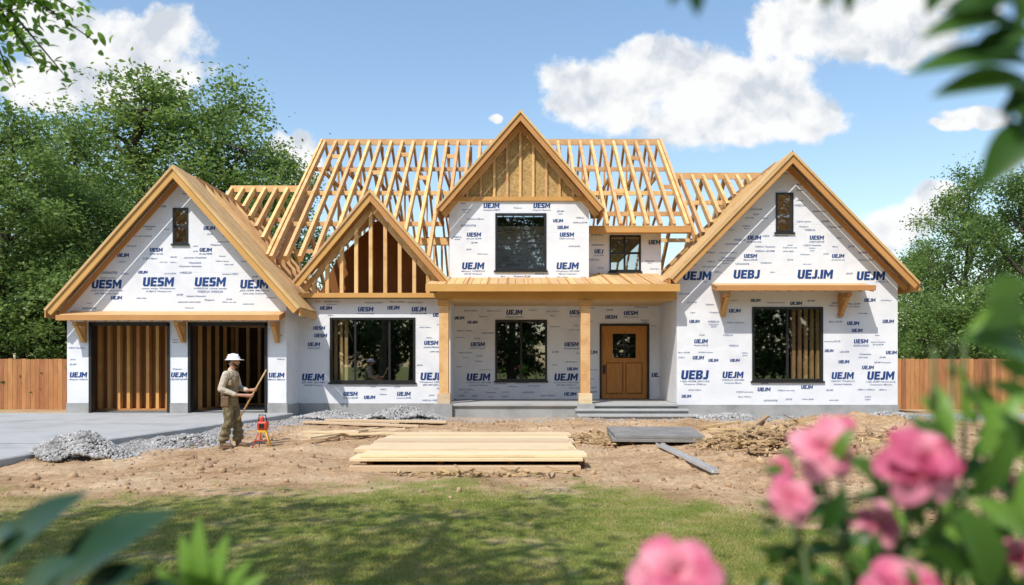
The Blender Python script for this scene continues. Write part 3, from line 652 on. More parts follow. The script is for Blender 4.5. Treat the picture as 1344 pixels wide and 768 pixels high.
# main roof
mx0,mx1=-6.87,5.35;RY,RZ,RS=28.0,9.78,.82
def zr(y): return RZ-RS*abs(y-RY)
n=31
for i in range(n):
    x=mx0+(mx1-mx0)*i/(n-1)
    ye=21.75 if x<-1.95 else (24.0 if x<2.4 else 23.2)
    if x<-1.95 and abs(x-sax)<2.3: ye=max(21.75,RY-(RZ-(saz-ss*abs(x-sax)))/RS-.1)
    if abs(x-tax)<2.45: ye=max(ye,RY-(RZ-(taz-ts*abs(x-tax)))/RS-.1)
    if RY-ye>.4: rafter((x,RY,RZ),(x,ye,zr(ye)))
for x in(mx0-.1,mx1+.1):
    rafter((x,RY,RZ+.02),(x,21.75 if x<0 else 22.6,zr(21.75 if x<0 else 22.6)+.02),.07,.28)
LW=[( -9.55+i*.38) for i in range(8)]
for x in LW: 
    ye=max(22.4,26-(7.6-(gaz-gs*abs(x-gax)))/.82);rafter((x,26,7.6),(x,ye,7.6-.82*(26-ye)))
RWx=[5.75+i*.38 for i in range(8)]
for x in RWx:
    ye=max(22.3,26-(8.04-(raz-rs_*abs(x-rax)))/.82)
    if ye<25.8: rafter((x,26,8.04),(x,ye,8.04-.82*(26-ye)))
for k in range(8):
    y=21.5+k*.6
    rafter((gax,y,gaz-.1),(gex1-.3,y,gez1-.1+.3*gs),.06,.14);
for k in range(7):
    y=21.8+k*.6;rafter((rax,y,raz-.1),(e0+.2,y,raz-rs_*3.12-.1),.06,.14)
for i in range(n):
    x=mx0+(mx1-mx0)*i/(n-1);rafter((x,RY,RZ),(x,33.2,zr(33.2)),.07,.17)
for x in LW[::2]: rafter((x,26,7.6),(x,30,4.3))
for x in RWx[::2]: rafter((x,26,8.04),(x,30.5,4.4))
for k in range(8):
    y=21.5+k*.6;rafter((gax,y,gaz-.1),(gex0+.3,y,gez0-.1+.3*gs),.06,.14)
if RAFS.v: RAFS.build('rafters',M['timber'],H,kind='stuff')
def rb(p0,p1,w=.05,h=.22): MB().beam(p0,p1,w,h).build('ridge_beam',M['timber'],H)
rb((mx0-.15,RY,RZ+.03),(mx1+.15,RY,RZ+.03));rb((-9.6,26,7.63),(mx0,26,7.63));rb((mx1,26,8.07),(8.6,26,8.07));rb((gax,y0+1.4,gaz-.08),(gax,26.9,gaz-.08));rb((rax,ry+1.3,raz-.08),(rax,28,raz-.08))
def pur(x0,x1,y,z,w=.05,h=.14): MB().beam((x0,y,z),(x1,y,z),w,h).build('purlin',M['timber'],H)
for yy in(26.6,25.2): pur(mx0,mx1,yy,zr(yy)-.18)
pur(mx0,-2.1,23.6,zr(23.6)-.18);pur(2.7,mx1,24.1,zr(24.1)-.18)
for yy in(29.6,31.4): pur(mx0,mx1,yy,zr(yy)-.18)
pur(-9.5,mx0,24.6,6.3);pur(-9.5,mx0,28,5.8);pur(mx1,8.3,24.8,6.9);pur(mx1,8.3,28,6.2)
# truss webs under the ridge
for i in range(1,n-1,2):
    x=mx0+(mx1-mx0)*i/(n-1)+.085
    if abs(x-tax)<1.0: continue
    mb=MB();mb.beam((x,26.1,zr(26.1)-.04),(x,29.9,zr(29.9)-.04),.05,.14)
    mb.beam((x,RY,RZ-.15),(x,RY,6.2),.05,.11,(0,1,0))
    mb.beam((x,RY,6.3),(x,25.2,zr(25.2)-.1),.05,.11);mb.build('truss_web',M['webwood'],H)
for i in range(1,n-1,2):
    x=mx0+(mx1-mx0)*(i+.0)/(n-1);dx=(mx1-mx0)/(n-1);yy=27.3-rnd.random()*2.4
    if abs(x-tax)<1.6:continue
    MB().beam((x+.05,yy,zr(yy)),(x+dx-.05,yy,zr(yy)),.05,.14).build('blocking',M['timber'],H)
MB().box(2.35,5.4,22.95,23.2,5.62,5.78).build('eave_fascia',M['fascia'],H)
MB().box(2.35,5.4,22.95,23.49,5.79,5.82).build('eave_soffit',M['plank'],H)
MB().box(-2.9,-1.84,23.3,23.45,5.3,5.5).build('header_beam',M['timber'],H)
mb=MB()
for k in range(5): mb.box(-2.9+k*.24,-2.84+k*.24,23.32,23.43,3.57,5.3)
mb.build('stud_wall',M['timber'],H)
# ------------------------------------------------------------------ fences
def fence(x0,x1,Y,label):
    f=empty('board_fence',((x0+x1)/2,Y,.2),label,'fence','wooden board fences');mb=MB();x=x0;bw=.145
    while x<x1:
        h=1.82+rnd.uniform(-.015,.015);mb.box(x,x+bw-.008,Y,Y+.02,.12,h);x+=bw
    mb.build('boards',M['fence'],f)
    for z in(.5,1.5): MB().box(x0,x1,Y+.021,Y+.07,z-.045,z+.045).build('fence_rail',M['fence'],f)
    x=x0
    while x<x1: MB().box(x,x+.1,Y+.071,Y+.17,.0,1.75).build('fence_post',M['fence'],f);x+=2.4
fence(-26,gx0-.05,24.4,'orange brown board fence left of the garage behind the driveway')
fence(rx1+.1,28,24.4,'orange brown board fence at the right side of the house')
# ------------------------------------------------------------------ trees
def tree_meshes(seed,Ht,Rc,nleaf,ls,z0=.3,leaf='treeleaf',lobes=16):
    r=np.random.RandomState(seed);mb=MB();tp=[Vector((0,0,-.3))]
    for k in range(1,8): tp.append(Vector((r.uniform(-.12,.12)*k*.4,r.uniform(-.12,.12)*k*.4,Ht*.8*k/7)))
    r0=Ht*.02+.06;mb.tube(tp,[r0*(1.25 if k==0 else 1-.11*k) for k in range(8)],9)
    cl=[];cw=[]
    for i in range(lobes):
        t=(i+.5)/lobes;z=Ht*(z0+(.97-z0)*t);prof=math.sin(math.pi*min(1,max(.12,(t*.86+.14)))**.8)**.65
        a=i*2.4+r.uniform(-.4,.4);rad=Rc*prof*r.uniform(.35,.78)*(1 if t<.9 else .4)
        c=Vector((math.cos(a)*rad,math.sin(a)*rad,z));lr=Rc*r.uniform(.26,.44)
        zt=max(Ht*.15,z-rad*.7-.4);k=min(7,zt/(Ht*.8)*7);ib=int(k);b=tp[ib].lerp(tp[min(7,ib+1)],k-ib)
        mid=b.lerp(c,.5)+Vector((r.uniform(-.2,.2),r.uniform(-.2,.2),r.uniform(0,.3)))
        mb.tube([b,mid,c],[r0*.42,r0*.25,r0*.1],5,False)
        for q in range(11):
            v=r.normal(size=3);v/=np.linalg.norm(v);v[2]*=.75;p=np.array(c)+v*lr*r.uniform(.55,1.1)
            cl.append(p);cw.append(r.uniform(.5,1.3))
            if q%2==0: mb.tube([c,Vector(p)],[r0*.09,r0*.03],4,False)
    cl=np.array(cl);cw=np.array(cw);cw/=cw.sum();ci=r.choice(len(cl),nleaf,p=cw)
    pos=cl[ci]+r.normal(size=(nleaf,3))*np.array([1,1,.72])*Rc*.105*r.uniform(.5,1.3,(nleaf,1))
    a=r.normal(size=(nleaf,3));a[:,2]*=.6;a/=np.linalg.norm(a,axis=1)[:,None];b=np.cross(a,r.normal(size=(nleaf,3)));b/=np.linalg.norm(b,axis=1)[:,None]
    L=ls*r.uniform(.6,1.3,(nleaf,1));nrm=np.cross(a,b)
    V=np.stack([pos-a*L*.5,pos+b*L*.27+nrm*L*.08,pos+a*L*.5,pos-b*L*.27+nrm*L*.08],1).reshape(-1,3)
    Fc=np.arange(nleaf*4).reshape(-1,4);me=np_mesh('crown',V,Fc);me.materials.append(M[leaf])
    tm=bpy.data.meshes.new('trunk');tm.from_pydata(mb.v,[],mb.f);tm.materials.append(M['bark']);tm.polygons.foreach_set('use_smooth',[True]*len(tm.polygons));return tm,me
TP=[tree_meshes(11,12,4.2,27000,.18,.22,'treeleaf',19),tree_meshes(23,11,3.6,23000,.17,.18,'treeleaf2',17),tree_meshes(37,13,3.4,21000,.17,.25,'treeleaf',20),tree_meshes(51,5,2.6,13000,.15,.08,'treeleaf2',13),tree_meshes(61,10,3.5,3900,.17,.64,'treeleaf',11),tree_meshes(71,17,5.0,9000,.42,.10,'hedgeleaf',18)]
def tree(k,x,y,s,rz,label,group=None,name='leafy_tree',sz=None):
    e=empty(name,(x,y,.0),label,'tree' if k!=3 else 'shrub',group);e.rotation_euler=(0,0,rz);e.scale=(s,s,sz or s)
    for nm,me in(('trunk',TP[k][0]),('crown',TP[k][1])):
        o=bpy.data.objects.new(nm,me);C.objects.link(o);o.parent=e
    return e
GB='trees behind the left fence';GR='trees behind the right fence'
def tp(px,top,Y,k,rz,label,g,wide=1.0):
    hgt=[12,11,13,5][k];h=PZ(top,Y);s=h/hgt;tree(k,PX(px,Y),Y,s*wide,rz,label,g,sz=s,name='leafy_tree' if k!=3 else 'leafy_shrub')
tp(5,150,27,1,.4,'dark green tree at the left picture edge rising behind the fence',GB,1.15)
tp(95,175,32,0,1.2,'mid green tree between the dark left-edge tree and the tallest one',GB)
tp(190,105,37,2,2.2,'tallest tree behind the garage, rising above the left gable',GB,1.25)
tp(292,128,40,0,3.1,'broad rounded tree just right of the tallest one behind the garage',GB,1.0)
tp(365,195,42,1,4.0,'lower tree half hidden behind the open roof rafters on the left',GB,.8)
tp(130,255,29,1,5.0,'dark low tree close behind the fence beside the garage roof',GB,1.1)
tp(-60,210,34,0,2.0,'pale green tree mostly cut off by the left picture edge',GB,1.1)
tp(35,330,27,3,1.0,'dense dark shrub above the fence at the far left',GB,1.0)
tp(95,350,26.5,3,2.5,'bushy shrub above the fence next to the garage wall',GB,1.0)
tp(1270,238,36,0,.9,'full green tree behind the right fence, tallest on that side',GR,.85)
tp(1345,225,31,1,2.1,'dark tree at the right picture edge behind the fence',GR,.9)
tp(1205,320,40,2,3.0,'smaller tree just right of the right gable',GR,1.2)
tp(1215,395,28,3,4.1,'low shrub over the fence beside the right house corner',GR,.9)
tp(1290,385,27.5,3,5.3,'low bushy shrub over the fence near the right edge',GR,1.1)
tp(1360,380,27,3,.3,'shrub over the fence cut by the right picture edge',GR,1.1)
for i in range(9):
    tree(5,-30+i*7.5,-15-(i%3)*3,1.0+.12*(i%2),i*1.3,'broad dark leafy tree across from the house, seen only as a window reflection','trees reflected in the windows')
for i in range(8):
    tree(5,-26+i*7.5,-25,1.05,i*2.1+.6,'broad dark leafy tree across from the house, seen only as a window reflection','trees reflected in the windows')
# shading trees beside the viewer
t1=tree(4,-7.2,1.5,1.0,.5,'tall overhanging tree whose leafy branch enters the top left corner','trees shading the lawn')
t2=tree(4,4.2,.9,.9,2.4,'overhanging tree right of the view shading the lawn','trees shading the lawn')
t3=tree(4,-3.6,.9,.95,4.0,'overhanging tree close left of the viewer shading the middle lawn','trees shading the lawn')
# ---- near leaves
def leaf(mb,base,tip,W,up=(0,0,1),curl=.12,n=7,flare=0):
    base=Vector(base);tip=Vector(tip);d=tip-base;Ln=d.length;dn=d.normalized();u=Vector(up);s=dn.cross(u)
    if s.length<1e-3:s=Vector((1,0,0))
    s.normalize();u=s.cross(dn).normalized();vs=[];fs=[]
    for i in range(n+1):
        t=i/n
        if flare: w=W/2*(.25+.75*math.sin(math.pi*.5*min(1,t*1.25))*(1 if t<.85 else .75)) if t<1 else W*.2
        else: w=W/2*(math.sin(math.pi*min(1,t**.85))**.8 if 0<t<1 else .03)
        c=base+d*t+u*(curl*Ln*math.sin(math.pi*t))-u*(flare*Ln*t**3);k=flare*Ln*.35*math.sin(t*9+Ln*400)
        vs+=[c-s*w+u*(w*.35+k),c,c+s*w+u*(w*.35-k)]
    for i in range(n):
        for k in range(2): fs.append((3*i+k,3*i+k+1,3*i+4+k,3*i+3+k))
    mb.add(vs,fs)
# leafy branch in the top left corner
bm_=MB();lf=MB();rr=random.Random(4)
start=Vector((-7.2,1.6,4.2));tips=[P(125,55,6.0),P(90,105,6.1),P(70,20,5.9),P(20,115,6.0),P(30,60,6.2),P(110,20,6.0),P(50,85,6.0),P(10,40,6.0)]
hub=P(-60,-40,5.8);bm_.tube([start,(start+hub)/2+Vector((0,0,.3)),hub],[.06,.045,.03],6)
for t in tips:
    m_=hub.lerp(t,.5)+Vector((0,0,.1));bm_.tube([hub,m_,t],[.018,.011,.004],5)
    for k in range(60):
        q=rr.uniform(.3,1.02);a=(hub.lerp(m_,q*2) if q<.5 else m_.lerp(t,q*2-1))+Vector([rr.gauss(0,.055) for _ in range(3)])
        dv=Vector((rr.uniform(-1,1),rr.uniform(-1,1),rr.uniform(-.9,.3))).normalized()*rr.uniform(.06,.1)
        leaf(lf,a,a+dv,.045,(rr.uniform(-1,1),rr.uniform(-1,1),1),.08,5)
br=bm_.build('branch',M['bark'],None,True);lv=lf.build('branch_leaves',M['limeleaf'],None,True,recalc=False)
inv=(Matrix.Translation(t1.location)@Matrix.Rotation(.5,4,'Z')).inverted()
for o in(br,lv): o.parent=t1;o.matrix_parent_inverse=inv
# flowering shrub, right foreground
fs_=empty('flowering_shrub',(.62,1.0,0),'pink flowering shrub with glossy leaves in the near right corner, out of focus','shrub')
base=Vector((.62,1.05,0));stm=MB();lv=MB();lm=MB();rr=random.Random(9)
def flower(px,py,d,size,face):
    c=P(px,py,d);R0=size*d/F/2*.80;f=Vector(face).normalized();a=f.cross(Vector((0,0,1))).normalized();b=f.cross(a);mb=MB()
    for ring,(n,ln,op,w) in enumerate(((6,1.04,.15,.70),(6,.84,.5,.60),(5,.62,.85,.48),(4,.42,1.2,.38))):
        for k in range(n):
            t=2*math.pi*(k+.5*ring)/n+rr.uniform(-.3,.3);o=a*math.cos(t)+b*math.sin(t);op_=op+rr.uniform(-.28,.3)
            tip=c+(o*math.cos(op_)+f*math.sin(op_))*R0*ln*rr.uniform(.72,1.25);leaf(mb,c-f*.004,tip,R0*w*1.25,f+o*.3,.16,7,.2)
    o=mb.build('flower',M['petal'],fs_,True,recalc=False)
    MB().ell(c+f*R0*.2,(R0*.06,R0*.06,R0*.06)).build('flower_centre',M['stamen'],o,True)
    m_=base.lerp(c,.6)+Vector((rr.uniform(-.05,.05),rr.uniform(-.03,.08),-.05));stm.tube([base+Vector((rr.uniform(-.05,.05),rr.uniform(-.05,.05),0)),m_,c-f*.02],[.009,.006,.003],6)
    for k in range(9):
        q=c-f*.03+Vector((rr.uniform(-.035,.035),rr.uniform(0,.05),-.015-.02*k));dv=Vector((rr.uniform(-1,1),rr.uniform(-.5,.5),rr.uniform(-.6,.6))).normalized()*rr.uniform(.04,.07);leaf(lv,q,q+dv,rr.uniform(.02,.028),(0,-.7,1))
for a in((1078,590,1.0,106,(-.3,-1,.5)),(1208,612,.95,138,(.1,-1,.5)),(1040,655,1.0,78,(-.5,-1,.2)),(1150,690,1.02,80,(.2,-.8,.6)),(885,756,.95,134,(-.1,-1,.6)),(1195,776,.95,120,(0,-1,.7)),(1315,632,1.1,60,(.2,-1,.3)),(1335,728,1.0,60,(.5,-1,.3)),(1105,560,1.06,44,(.1,-1,.6)),(1025,615,1.06,44,(-.4,-1,.3))): flower(*a)
D=.98
for (a,b,c,d,W,T) in((1350,405,1268,436,.042,lm),(1350,372,1295,396,.04,lm),(1350,470,1258,446,.045,lv),(1350,440,1285,422,.034,lv),(1360,540,1295,502,.036,lm),(1350,500,1305,472,.034,lm),(1250,600,1190,545,.028,lv),(1245,590,1225,500,.023,lm),(1262,560,1258,478,.02,lm),(1240,560,1205,520,.02,lm),(1290,600,1338,515,.034,lm),(1300,585,1282,498,.028,lm),(1340,600,1310,540,.034,lv),(1300,775,1246,655,.055,lv),(1350,705,1268,655,.036,lm),(1110,640,1072,705,.025,lv),(1165,640,1215,700,.028,lv),(1230,690,1290,720,.034,lm),(1330,690,1350,590,.034,lm),(1275,650,1330,560,.036,lv),(1110,600,1160,640,.028,lv),(1090,610,1120,560,.02,lm),(960,775,920,750,.028,lv)):
    leaf(T,P(a,b,D),P(c,d,D+rr.uniform(-.04,.04)),W,(rr.uniform(-.3,.3),-1,.6))
for k in range(190):
    px=rr.uniform(1090,1420);py=rr.uniform(560,900);d=rr.uniform(1.0,1.35)
    if px-1090<(790-py)*.75: continue
    c=P(px,py,d);dv=Vector((rr.uniform(-1,1),rr.uniform(-.5,.5),rr.uniform(-.2,1))).normalized()*rr.uniform(.045,.08);leaf(rr.choice((lv,lv,lm)),c,c+dv,rr.uniform(.02,.032),(rr.uniform(-.4,.4),-1,.6))
for k in range(10):
    c=P(rr.uniform(1220,1400),rr.uniform(430,640),rr.uniform(1.0,1.15));stm.tube([base,base.lerp(c,.6)+Vector((.03,.05,0)),c],[.009,.006,.003],5)
for a,b in((1250,485),(1272,512),(1225,520)): stm.ell(P(a,b,.98),(.006,.006,.012))
stm.build('stems',M['stem'],fs_,True);lv.build('foliage',M['nearleaf'],fs_,True,recalc=False);lm.build('young_foliage',M['limeleaf'],fs_,True,recalc=False)
# dark-leaved plant, left foreground
dp=empty('broad_leaved_plant',(-.72,1.1,0),'dark green broad-leaved plant in the near left corner, out of focus','plant')
lv=MB();stm=MB();b0=Vector((-.72,1.12,0))
for (a,b,c,d,W,z) in((55,790,232,672,.085,1.1),(-10,760,118,646,.075,1.12),(20,800,105,735,.06,1.05),(100,800,190,745,.06,1.08),(-20,720,40,690,.04,1.15),(160,800,240,775,.05,1.1)):
    p=P(a,b,z);leaf(lv,p,P(c,d,z-.05),W,(-.3,-.8,.8),.06,9);stm.tube([b0,b0.lerp(p,.6)+Vector((0,.04,0)),p],[.01,.008,.004],6)
lv.build('foliage',M['darkleaf'],dp,True,recalc=False);stm.build('stems',M['stem'],dp,True)
lp=empty('small_plant',(-.46,1.15,0),'light green narrow-leaved plant beside the dark plant at the bottom left','plant')
lv=MB();stm=MB();b0=Vector((-.46,1.15,0));c0=P(270,800,1.15);stm.tube([b0,b0.lerp(c0,.5)+Vector((.02,.02,0)),c0],[.008,.006,.004],6)
for c,d,W in((262,678,.034),(238,700,.03),(300,700,.032),(205,745,.028),(330,735,.026),(350,752,.024),(285,735,.026)):
    leaf(lv,c0+Vector((0,0,-.01)),P(c,d,1.15),W,(0,-1,.4),.08,8)
lv.build('foliage',M['limeleaf'],lp,True,recalc=False);stm.build('stems',M['stem'],lp,True)
# small tree whose leaves hang in the top right corner
st=empty('young_tree',(1.5,.5,0),'young tree with large dark leaves hanging blurred in the top right corner','tree')
tk=MB();lv=MB();tk.tube([(1.5,.5,-.1),(1.46,.56,1.2),(1.4,.62,2.3),(1.3,.6,3.0)],[.04,.035,.028,.015],8)
h1=P(1400,90,.85);tk.tube([(1.42,.6,2.1),(1.1,.75,2.2),h1,P(1330,120,.85),P(1320,190,.85)],[.016,.012,.008,.005,.003],6)
tk.tube([(1.4,.62,2.3),(.9,.85,2.28),P(1200,-90,.86),P(1000,-70,.85),P(880,-50,.85)],[.014,.01,.007,.005,.003],6)
for (a,b,c,d,W) in((1335,30,1205,52,.04),(1360,85,1190,98,.046),(1360,112,1222,128,.044),(1350,160,1285,248,.045),(1345,5,1235,18,.04),(1325,125,1352,205,.035),(1350,60,1270,75,.045),(1380,140,1310,150,.045),(1250,-60,1215,20,.035),(1300,-60,1295,25,.04),(1340,-50,1335,40,.04),(1355,40,1300,60,.04),(890,-50,915,22,.035),(905,-50,880,8,.025),(1090,-60,1080,12,.03),(1100,-50,1112,22,.025),(1000,-70,985,-15,.03),(1060,-50,1055,4,.02)):
    leaf(lv,P(a,b,.85),P(c,d,.84),W,(.2,-.9,.7),.08,8)
rr=random.Random(3)
for k in range(60):
    c=Vector((rr.uniform(1.0,1.9),rr.uniform(.2,.9),rr.uniform(2.1,3.1)));dv=Vector((rr.uniform(-1,1),rr.uniform(-1,1),rr.uniform(-1,.3))).normalized()*.11;leaf(lv,c,c+dv,.036)
tk.build('trunk',M['bark'],st,True);lv.build('foliage',M['nearleaf'],st,True,recalc=False)
# ------------------------------------------------------------------ grass
n=430000;y=4.6+nr.uniform(0,1,n)**1.25*7.9;x=nr.uniform(-1,1,n)*(.70*y+.3)
l=lawn(x,y);den=sst(.36,.66,fbm(x*1.7,y*1.7,41)*.6+fbm(x*6,y*6,45,3)*.4+.08);k=nr.uniform(size=n)<np.clip(l*1.1-.08,0,1)**1.5*(.10+.9*den);x=x[k];y=y[k];n=len(x)
hgt=nr.uniform(.014,.042,n)*(.6+.8*fbm(x*1.1,y*1.1,44));w=nr.uniform(.0025,.0045,n);a=nr.uniform(0,2*math.pi,n);z=gh(x,y)-.004
lean=nr.normal(size=(n,2))*hgt[:,None]*.6
V=np.empty((n,3,3));V[:,0]=np.stack([x-np.cos(a)*w,y-np.sin(a)*w,z],1);V[:,1]=np.stack([x+np.cos(a)*w,y+np.sin(a)*w,z],1);V[:,2]=np.stack([x+lean[:,0],y+lean[:,1],z+hgt],1)
gr=obj('lawn_grass',np_mesh('lawn_grass',V.reshape(-1,3),np.arange(n*3).reshape(-1,3)),M['grass']);gr['kind']='stuff';tag(gr,'short patchy green lawn grass in front of the bare soil','grass')
# ------------------------------------------------------------------ building materials on the ground
def single(name,mb,mat,label,cat,group=None,bevel=.004): return tag(mb.build(name,M[mat],None,bevel=bevel),label,cat,group)
names=['frontmost','second','third','fourth','fifth','rearmost']
for i in range(4):
    xb=-2.3+i*1.12
    single('timber_bearer',MB().box(xb,xb+.09,12.05,15.75,-.03,.139),'deepwood','dark timber bearer under the wide plywood stack, '+['leftmost','second from the left','third from the left','rightmost'][i],'timber','bearers under the plywood stack')
single('plywood_strip',MB().box(-2.52,1.06,11.72,11.98,-.01,.075),'pale','long pale board lying on the soil in front of the wide plywood stack','board')
for i in range(6):
    o=rnd.uniform(-.06,.06);ya=11.82+i*.66;zt=.141
    mb=MB();mb.prism([(-2.5+o,ya,zt),(1.13+o,ya,zt),(1.13+o,ya+.645,zt),(-2.5+o,ya+.645,zt)],(0,0,.045))
    single('plywood_sheet',mb,'pale',f'pale plywood sheet in the lower layer of the wide stack, {names[i]} from the viewer' if i not in(0,5) else f'{names[i]} pale plywood sheet in the lower layer of the wide stack','plywood','plywood sheets of the wide stack')
for i in range(6):
    o=rnd.uniform(-.16,.12);ya=11.93+i*.65;zt=.19;t=rnd.uniform(-.02,.02);hh=.04+.016*(i%2)
    mb=MB();mb.prism([(-2.46+o,ya+t,zt),(1.10+o,ya-t,zt),(1.10+o,ya+.60-t,zt),(-2.46+o,ya+.60+t,zt)],(0,0,hh))
    single('plywood_sheet',mb,'pale',f'pale plywood sheet on top of the wide stack, {names[i]} from the viewer' if i not in(0,5) else f'{names[i]} pale plywood sheet on top of the wide stack','plywood','plywood sheets of the wide stack')
for i,l in enumerate(('lower dark grey panel lying under another right of the plywood stack','upper dark grey panel lying on another right of the plywood stack')):
    z=.14+i*.065;o=.06*i
    mb=MB().prism([(1.95+o,14.8+o,z),(3.65+o,14.65,z),(3.85,16.4,z+.04),(2.05,16.5,z+.04)],(0,0,.06));single('grey_panel',mb,'greypanel',l,'panel','dark grey panels',.006)
for i,(x_,l) in enumerate(((2.3,'left short timber block under the dark grey panels'),(3.4,'right short timber block under the dark grey panels'))):
    single('timber_block',MB().box(x_,x_+.1,14.9,15.6,.0,.138),'deepwood',l,'timber','blocks under the grey panels')
a=Vector((2.78,14.45,GZ(2.78,14.45)+.06));b=Vector((2.98,11.2,GZ(2.98,11.2)+.04));mb=MB()
dx=Vector((.05,.003,0))
for o in(-1,1): mb.beam(a+dx*o+Vector((0,0,.025)),b+dx*o+Vector((0,0,.025)),.007,.055)
mb.beam(a+Vector((0,0,-.008)),b+Vector((0,0,-.008)),.10,.007);single('metal_channel',mb,'metal','long light grey metal channel lying on the soil beside the grey panels','channel',bevel=0)
def loose(pairs,group,w=.09,h=.04,mat='pale'):
    for (x0,y0,z0,x1,y1,z1,l) in pairs:
        mb=MB().beam((x0,y0,GZ(x0,y0)+z0),(x1,y1,GZ(x1,y1)+z1),w,h);single('loose_board',mb,mat,l,'board',group)
loose([(-4.2,15.2,.05,-2.5,16.3,.05,'loose board in the pile left of the plywood stack, slanting up to the right, lowest'),
(-4.25,15.6,.09,-2.4,15.9,.1,'loose board lying nearly level across the small pile left of the plywood stack'),
(-4.0,15.0,.12,-2.9,16.5,.14,'steeply slanting loose board on the small pile left of the plywood stack'),
(-3.9,16.1,.13,-2.3,16.4,.1,'rearmost loose board of the small pile left of the plywood stack'),
(-4.35,15.9,.14,-3.1,15.5,.15,'short loose board topmost on the small pile left of the plywood stack')],'loose boards left of the plywood stack')
loose([(-5.0,18.3,.05,-2.2,18.0,.05,'long flat board on the soil in front of the gravel heaps, nearer one'),(-4.6,18.8,.05,-1.6,18.7,.05,'long flat board on the soil in front of the gravel heaps, farther one')],'long boards before the house',.2,.05)
loose([(4.1,15.5,.06,5.2,16.1,.08,'loose pale timber right of the grey panels, front one'),(4.2,16.3,.06,5.5,15.9,.12,'loose pale timber right of the grey panels, middle one'),(4.1,16.6,.08,5.1,17.0,.08,'loose pale timber right of the grey panels, rear one'),(4.6,15.4,.12,5.6,16.7,.14,'loose pale timber lying across the others right of the grey panels')],'loose timbers right of the grey panels',.09,.05,'scrap')
loose([(3.5,13.1,.04,4.5,13.4,.05,'short board on the soil just right of the metal channel'),(5.6,15.0,.05,7.0,15.5,.06,'board lying on the dirt mounds behind and right of the splinter heap')],'boards on the rough soil at the right',.12,.04,'scrap')
def scrapheap(cx,cy,rx,ry,h,n,label,mx=.3):
    mb=MB();r=random.Random(int(cx*100))
    for k in range(n):
        t=r.uniform(0,6.28);q=math.sqrt(r.random());x=cx+math.cos(t)*q*rx;y=cy+math.sin(t)*q*ry;z=GZ(x,y)+h*(1-q)*r.random()+.03
        d=Vector((r.uniform(-1,1),r.uniform(-1,1),r.uniform(-.3,.3))).normalized()*r.uniform(.08,mx);mb.beam((x,y,z),(x+d.x,y+d.y,z+d.z*.5+.03),r.uniform(.015,.06),r.uniform(.012,.035))
    o=mb.build('scrap_heap',M['scrap']);o['kind']='stuff';tag(o,label,'scrap','heaps of wood scrap')
scrapheap(4.8,14.0,1.3,.8,.28,440,'heap of splintered wood scrap and soil right of the metal channel',.5)
scrapheap(6.4,14.6,1.6,1.3,.10,240,'wide scatter of wood scrap over the dirt mounds, right of the splinter heap',.6)
scrapheap(1.7,15.6,.6,.8,.06,110,'thin scatter of wood splinters left of the grey panels')
scrapheap(-.4,11.3,1.4,.25,.03,60,'few wood splinters in front of the plywood stack')
x,y=sample(2400,3.0,8.2,12.0,16.2,lambda a,b:np.exp(-((a-5.2)/1.3)**2-((b-13.9)/.9)**2))
s=nr.uniform(.02,.10,len(x));o=stones('dirt_heap',np.stack([x,y,gh(x,y)+.12*np.exp(-((x-4.7)/.6)**2-((y-14.2)/.5)**2)*nr.uniform(.3,1,len(x))],1),s,M['clod']);tag(o,'broken heap of brown soil under the wood scrap','soil heap')
# ------------------------------------------------------------------ red tool
tx,tyy=PX(345,14.6),14.6;tz=GZ(tx,tyy)
tl=empty('site_tool',(tx,tyy,tz),'small red and yellow tool on splayed legs standing right of the worker','tool')
b=MB();b.box(tx-.10,tx+.10,tyy-.08,tyy+.08,tz+.33,tz+.49);b.build('body',M['red'],tl,bevel=.03)
b=MB();b.cap((tx-.02,tyy,tz+.48),(tx-.02,tyy,tz+.55),.05,.04);b.build('motor_cap',M['red'],tl,True)
MB().box(tx-.05,tx+.05,tyy-.09,tyy-.081,tz+.37,tz+.45).build('label_plate',M['black'],tl,bevel=.004)
MB().tube([(tx-.08,tyy,tz+.48),(tx-.07,tyy,tz+.61),(tx+.05,tyy,tz+.61),(tx+.08,tyy,tz+.48)],.012,8).build('carry_handle',M['black'],tl,True)
MB().box(tx-.08,tx+.08,tyy-.06,tyy+.06,tz+.27,tz+.329).build('yellow_base',M['yellow'],tl,bevel=.012)
for dx,dy in((-.17,-.1),(.17,-.1),(-.12,.14),(.13,.12)): MB().tube([(tx+dx*.4,tyy+dy*.4,tz+.30),(tx+dx,tyy+dy,tz-.01)],[.014,.011],7).build('leg',M['yellow'] if dx>0 else M['red'],tl,True)
MB().tube([(tx-.12,tyy-.07,tz+.13),(tx+.12,tyy-.07,tz+.13)],.009,6).build('leg_brace',M['red'],tl,True)
# ------------------------------------------------------------------ the worker
wx,wy=PX(302,14.7),14.7;wz=GZ(wx,wy)
man=empty('person',(wx,wy,wz),'worker in white hard hat, grey-tan shirt, brown vest and olive trousers holding a wooden pole','person')
rot=Matrix.Rotation(R(-6),4,'Z')
def place(mb): mb.v=[tuple((rot@Vector(v))+Vector((wx,wy,wz))) for v in mb.v];return mb
def vox(mb,name,mat,parent,vs,it=4):
    place(mb)
    o=mb.build(name,mat,parent,True);m=o.modifiers.new('r','REMESH');m.mode='VOXEL';m.voxel_size=vs;m.use_smooth_shade=True
    if it:
        s_=o.modifiers.new('s','SMOOTH');s_.factor=.5;s_.iterations=it
    bpy.context.view_layer.update();me=bpy.data.meshes.new_from_object(o.evaluated_get(bpy.context.evaluated_depsgraph_get()))
    o.modifiers.clear();o.data=me;me.polygons.foreach_set('use_smooth',[True]*len(me.polygons))
    if not me.materials: me.materials.append(mat)
    return o
